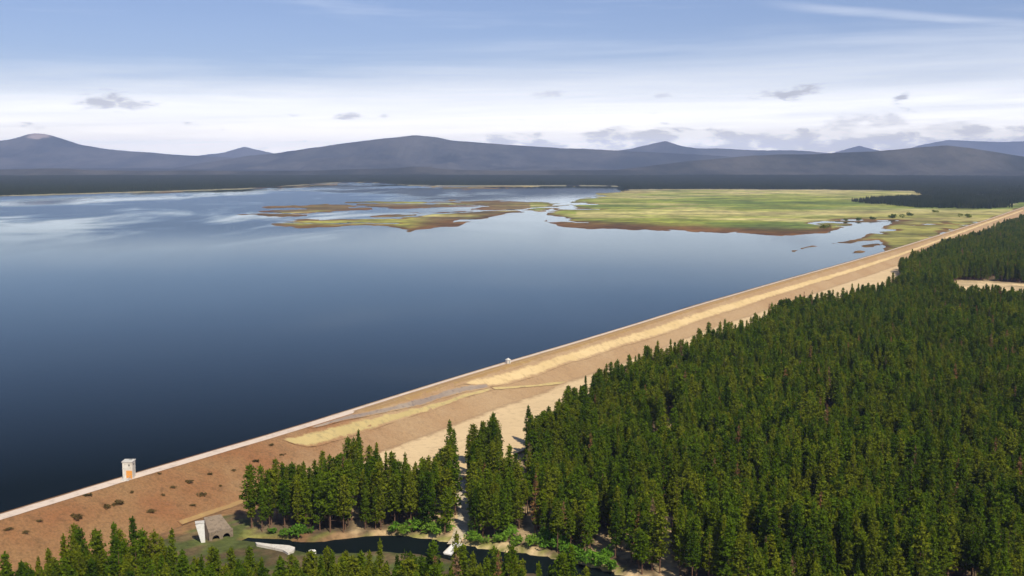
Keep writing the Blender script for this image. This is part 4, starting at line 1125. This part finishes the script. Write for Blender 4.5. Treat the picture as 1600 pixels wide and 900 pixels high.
# ---------------------------------------------------------------- outlet works at the toe
def outlet():
    p = at_z(345, 843, -10.5)
    r_ = empty('outlet_headwall', (float(p[0]), float(p[1]), -11.2), 0.62)
    # sloping grey facing with two arched conduits in the wall below
    bm = bmesh.new()
    vs = [bm.verts.new(q) for q in ((-4.8, 0, 4.3), (4.8, 0, 4.3), (3.6, 9, 8.2), (-3.6, 9, 8.2), (-5.6, 0, 0), (5.6, 0, 0), (4.6, 9, 2), (-4.6, 9, 2))]
    for f in ((0, 1, 2, 3), (1, 5, 6, 2), (0, 3, 7, 4), (3, 2, 6, 7)): bm.faces.new([vs[k_] for k_ in f])
    bm_obj('sloped_facing', bm, M['grey_concrete'], r_)
    # front wall with arched holes
    bm = bmesh.new()
    def arch(cx, rr, spring, n=9):
        return [(cx - rr, 0.0)] + [(cx - rr * math.cos(PI * i / (n - 1)), spring + rr * math.sin(PI * i / (n - 1))) for i in range(n)] + [(cx + rr, 0.0)]
    outline = [(-5, 0.0)] + arch(-2.2, 1.5, 1.6) + arch(2.2, 1.5, 1.6) + [(5, 0.0), (5, 4.6), (-5, 4.6)]
    f = bm.faces.new([bm.verts.new((a, -0.6, b)) for a, b in outline])
    ex = bmesh.ops.extrude_face_region(bm, geom=[f])
    for v_ in ex['geom']:
        if isinstance(v_, bmesh.types.BMVert): v_.co.y += 0.9
    bmesh.ops.triangulate(bm, faces=[q for q in bm.faces if len(q.verts) > 4])
    bmesh.ops.recalc_face_normals(bm, faces=bm.faces)
    bm_obj('wall', bm, M['grey_concrete'], r_)
    for cx in (-2.2, 2.2):
        bm = bmesh.new()
        pr = arch(cx, 1.46, 1.6)
        a = [bm.verts.new((q[0], -0.55, q[1])) for q in pr]; b = [bm.verts.new((q[0], 7, q[1])) for q in pr]
        for i in range(len(pr) - 1): bm.faces.new((a[i], b[i], b[i + 1], a[i + 1]))
        bm.faces.new(b)
        bm_obj('conduit', bm, M['dark'], r_)
    tag(r_, 'weathered concrete outlet headwall with two dark arches at the foot of the dam', 'outlet')
    # tall white wing wall at its left
    q = at_z(314, 850, -10.5)
    r2 = empty('wing_wall', (float(q[0]), float(q[1]), -10.5), 0.30)
    bm = bmesh.new()
    prof = [(-1.9, 8.0), (1.5, 8.6), (1.7, 0.0), (0.2, 0.0)]
    f = bm.faces.new([bm.verts.new((a, 0, b)) for a, b in prof])
    ex = bmesh.ops.extrude_face_region(bm, geom=[f])
    for v_ in ex['geom']:
        if isinstance(v_, bmesh.types.BMVert): v_.co.y += 2.6
    bmesh.ops.recalc_face_normals(bm, faces=bm.faces)
    bmesh.ops.bevel(bm, geom=list(bm.edges), offset=0.08, segments=1, affect='EDGES')
    bm_obj('wall', bm, M['white_concrete'], r2)
    bm = bmesh.new(); box_bm(bm, (-0.2, 1.3, 8.62), (3.6, 2.9, 0.3), 0, 0.04); bm_obj('coping', bm, M['concrete'], r2)
    tag(r2, 'tall tapering white concrete wing wall left of the arched outlet', 'wall')
    # white channel wall
    top = [(399, 847), (425, 850), (440, 851), (452, 852), (461, 855), (459, 860), (450, 864), (442, 859), (425, 855), (410, 852), (401, 850)]
    pts = [at_z(u, v, -9.0) for u, v in top]
    c = sum(pts) / len(pts)
    r3 = empty('channel_wall', (float(c[0]), float(c[1]), -9.0), 0)
    bm = bmesh.new()
    f = bm.faces.new([bm.verts.new((q_[0] - c[0], q_[1] - c[1], 0)) for q_ in pts])
    ex = bmesh.ops.extrude_face_region(bm, geom=[f])
    for v_ in ex['geom']:
        if isinstance(v_, bmesh.types.BMVert): v_.co.z -= 3.5
    bmesh.ops.recalc_face_normals(bm, faces=bm.faces)
    bmesh.ops.triangulate(bm, faces=[q_ for q_ in bm.faces if len(q_.verts) > 4])
    bm_obj('slab', bm, M['tower'], r3)
    tag(r3, 'long bright white concrete channel wall flaring at its right end', 'wall')
    q = at_z(488, 862, -9.2)
    r4 = empty('concrete_block', (float(q[0]), float(q[1]), -9.6), 0.5)
    bm = bmesh.new(); box_bm(bm, (0, 0, 0.2), (2.6, 1.6, 1.4), 0, 0.12); bm_obj('block', bm, M['white_concrete'], r4)
    bm = bmesh.new(); box_bm(bm, (-0.4, 0.1, 1.05), (1.2, 0.9, 0.3), 0, 0.06); bm_obj('cap', bm, M['concrete'], r4)
    tag(r4, 'small pale concrete block by the water right of the white channel wall', 'block')
outlet()
def boat_ramp():
    p = at_z(707, 860, -11.0)
    r_ = empty('boat_ramp', (float(p[0]), float(p[1]), -11.0), -0.45)
    bm = bmesh.new()
    vs = [bm.verts.new(q) for q in ((-1.7, -4.0, -0.5), (1.7, -4.0, -0.5), (1.7, 5.0, 1.0), (-1.7, 5.0, 1.0))]
    f = bm.faces.new(vs); ex = bmesh.ops.extrude_face_region(bm, geom=[f])
    for v_ in ex['geom']:
        if isinstance(v_, bmesh.types.BMVert): v_.co.z += 0.45
    bmesh.ops.recalc_face_normals(bm, faces=bm.faces)
    bm_obj('slab', bm, M['white_concrete'], r_)
    for sx in (-1.85, 1.85):
        bm = bmesh.new()
        vs = [bm.verts.new(q) for q in ((sx - 0.15, -4.0, -0.1), (sx + 0.15, -4.0, -0.1), (sx + 0.15, 5.0, 1.4), (sx - 0.15, 5.0, 1.4))]
        f = bm.faces.new(vs); ex = bmesh.ops.extrude_face_region(bm, geom=[f])
        for v_ in ex['geom']:
            if isinstance(v_, bmesh.types.BMVert): v_.co.z += 0.3
        bmesh.ops.recalc_face_normals(bm, faces=bm.faces)
        bm_obj('kerb', bm, M['concrete'], r_)
    tag(r_, 'white concrete boat ramp slanting into the dark river at the end of the sandy track', 'ramp')
boat_ramp()
# sandy track to the ramp
tp = np.array(TRACK); tl_ = np.concatenate([[0], np.cumsum(np.linalg.norm(np.diff(tp, axis=0), axis=1))])
qs = np.linspace(0, tl_[-1], 60)
cx = np.interp(qs, tl_, tp[:, 0]); cy = np.interp(qs, tl_, tp[:, 1])
cx = np.convolve(np.pad(cx, 3, 'edge'), np.ones(7) / 7, 'valid'); cy = np.convolve(np.pad(cy, 3, 'edge'), np.ones(7) / 7, 'valid')
tg = np.gradient(np.stack([cx, cy], 1), axis=0); tg /= np.linalg.norm(tg, axis=1)[:, None]
wdt = 2.0 + fbm(qs / 5, qs * 0, 3) * 1.4
V = np.concatenate([np.stack([cx + sg * tg[:, 1] * wdt, cy - sg * tg[:, 0] * wdt, np.full(60, -10.0) + (fbm((cx + sg * tg[:, 1] * wdt) / 40, (cy - sg * tg[:, 0] * wdt) / 40, 4) - 0.5) * 1.6 + 0.12], 1)[None] for sg in (-1, 0, 1)])
o = mesh_obj('path', V.transpose(1, 0, 2).reshape(-1, 3), grid_faces(60, 3)[:, ::-1], M['path']); tag(o, kind='structure')

# ---------------------------------------------------------------- haze
HAZE_DENSITY = 3.5e-5
hv = bpy.data.materials.new('haze'); hv.use_nodes = True
t = NT(hv.node_tree)
pv = t.n('ShaderNodeVolumePrincipled')
pv.inputs['Color'].default_value = (0.55, 0.67, 1.0, 1)
pv.inputs['Density'].default_value = HAZE_DENSITY
pv.inputs['Anisotropy'].default_value = 0.0
ho = t.n('ShaderNodeOutputMaterial'); t.link(pv.outputs[0], ho.inputs['Volume'])
bm = bmesh.new(); box_bm(bm, (0, 20000, 530), (90000, 62000, 1340))
o = bm_obj('haze', bm, hv); tag(o, kind='stuff')
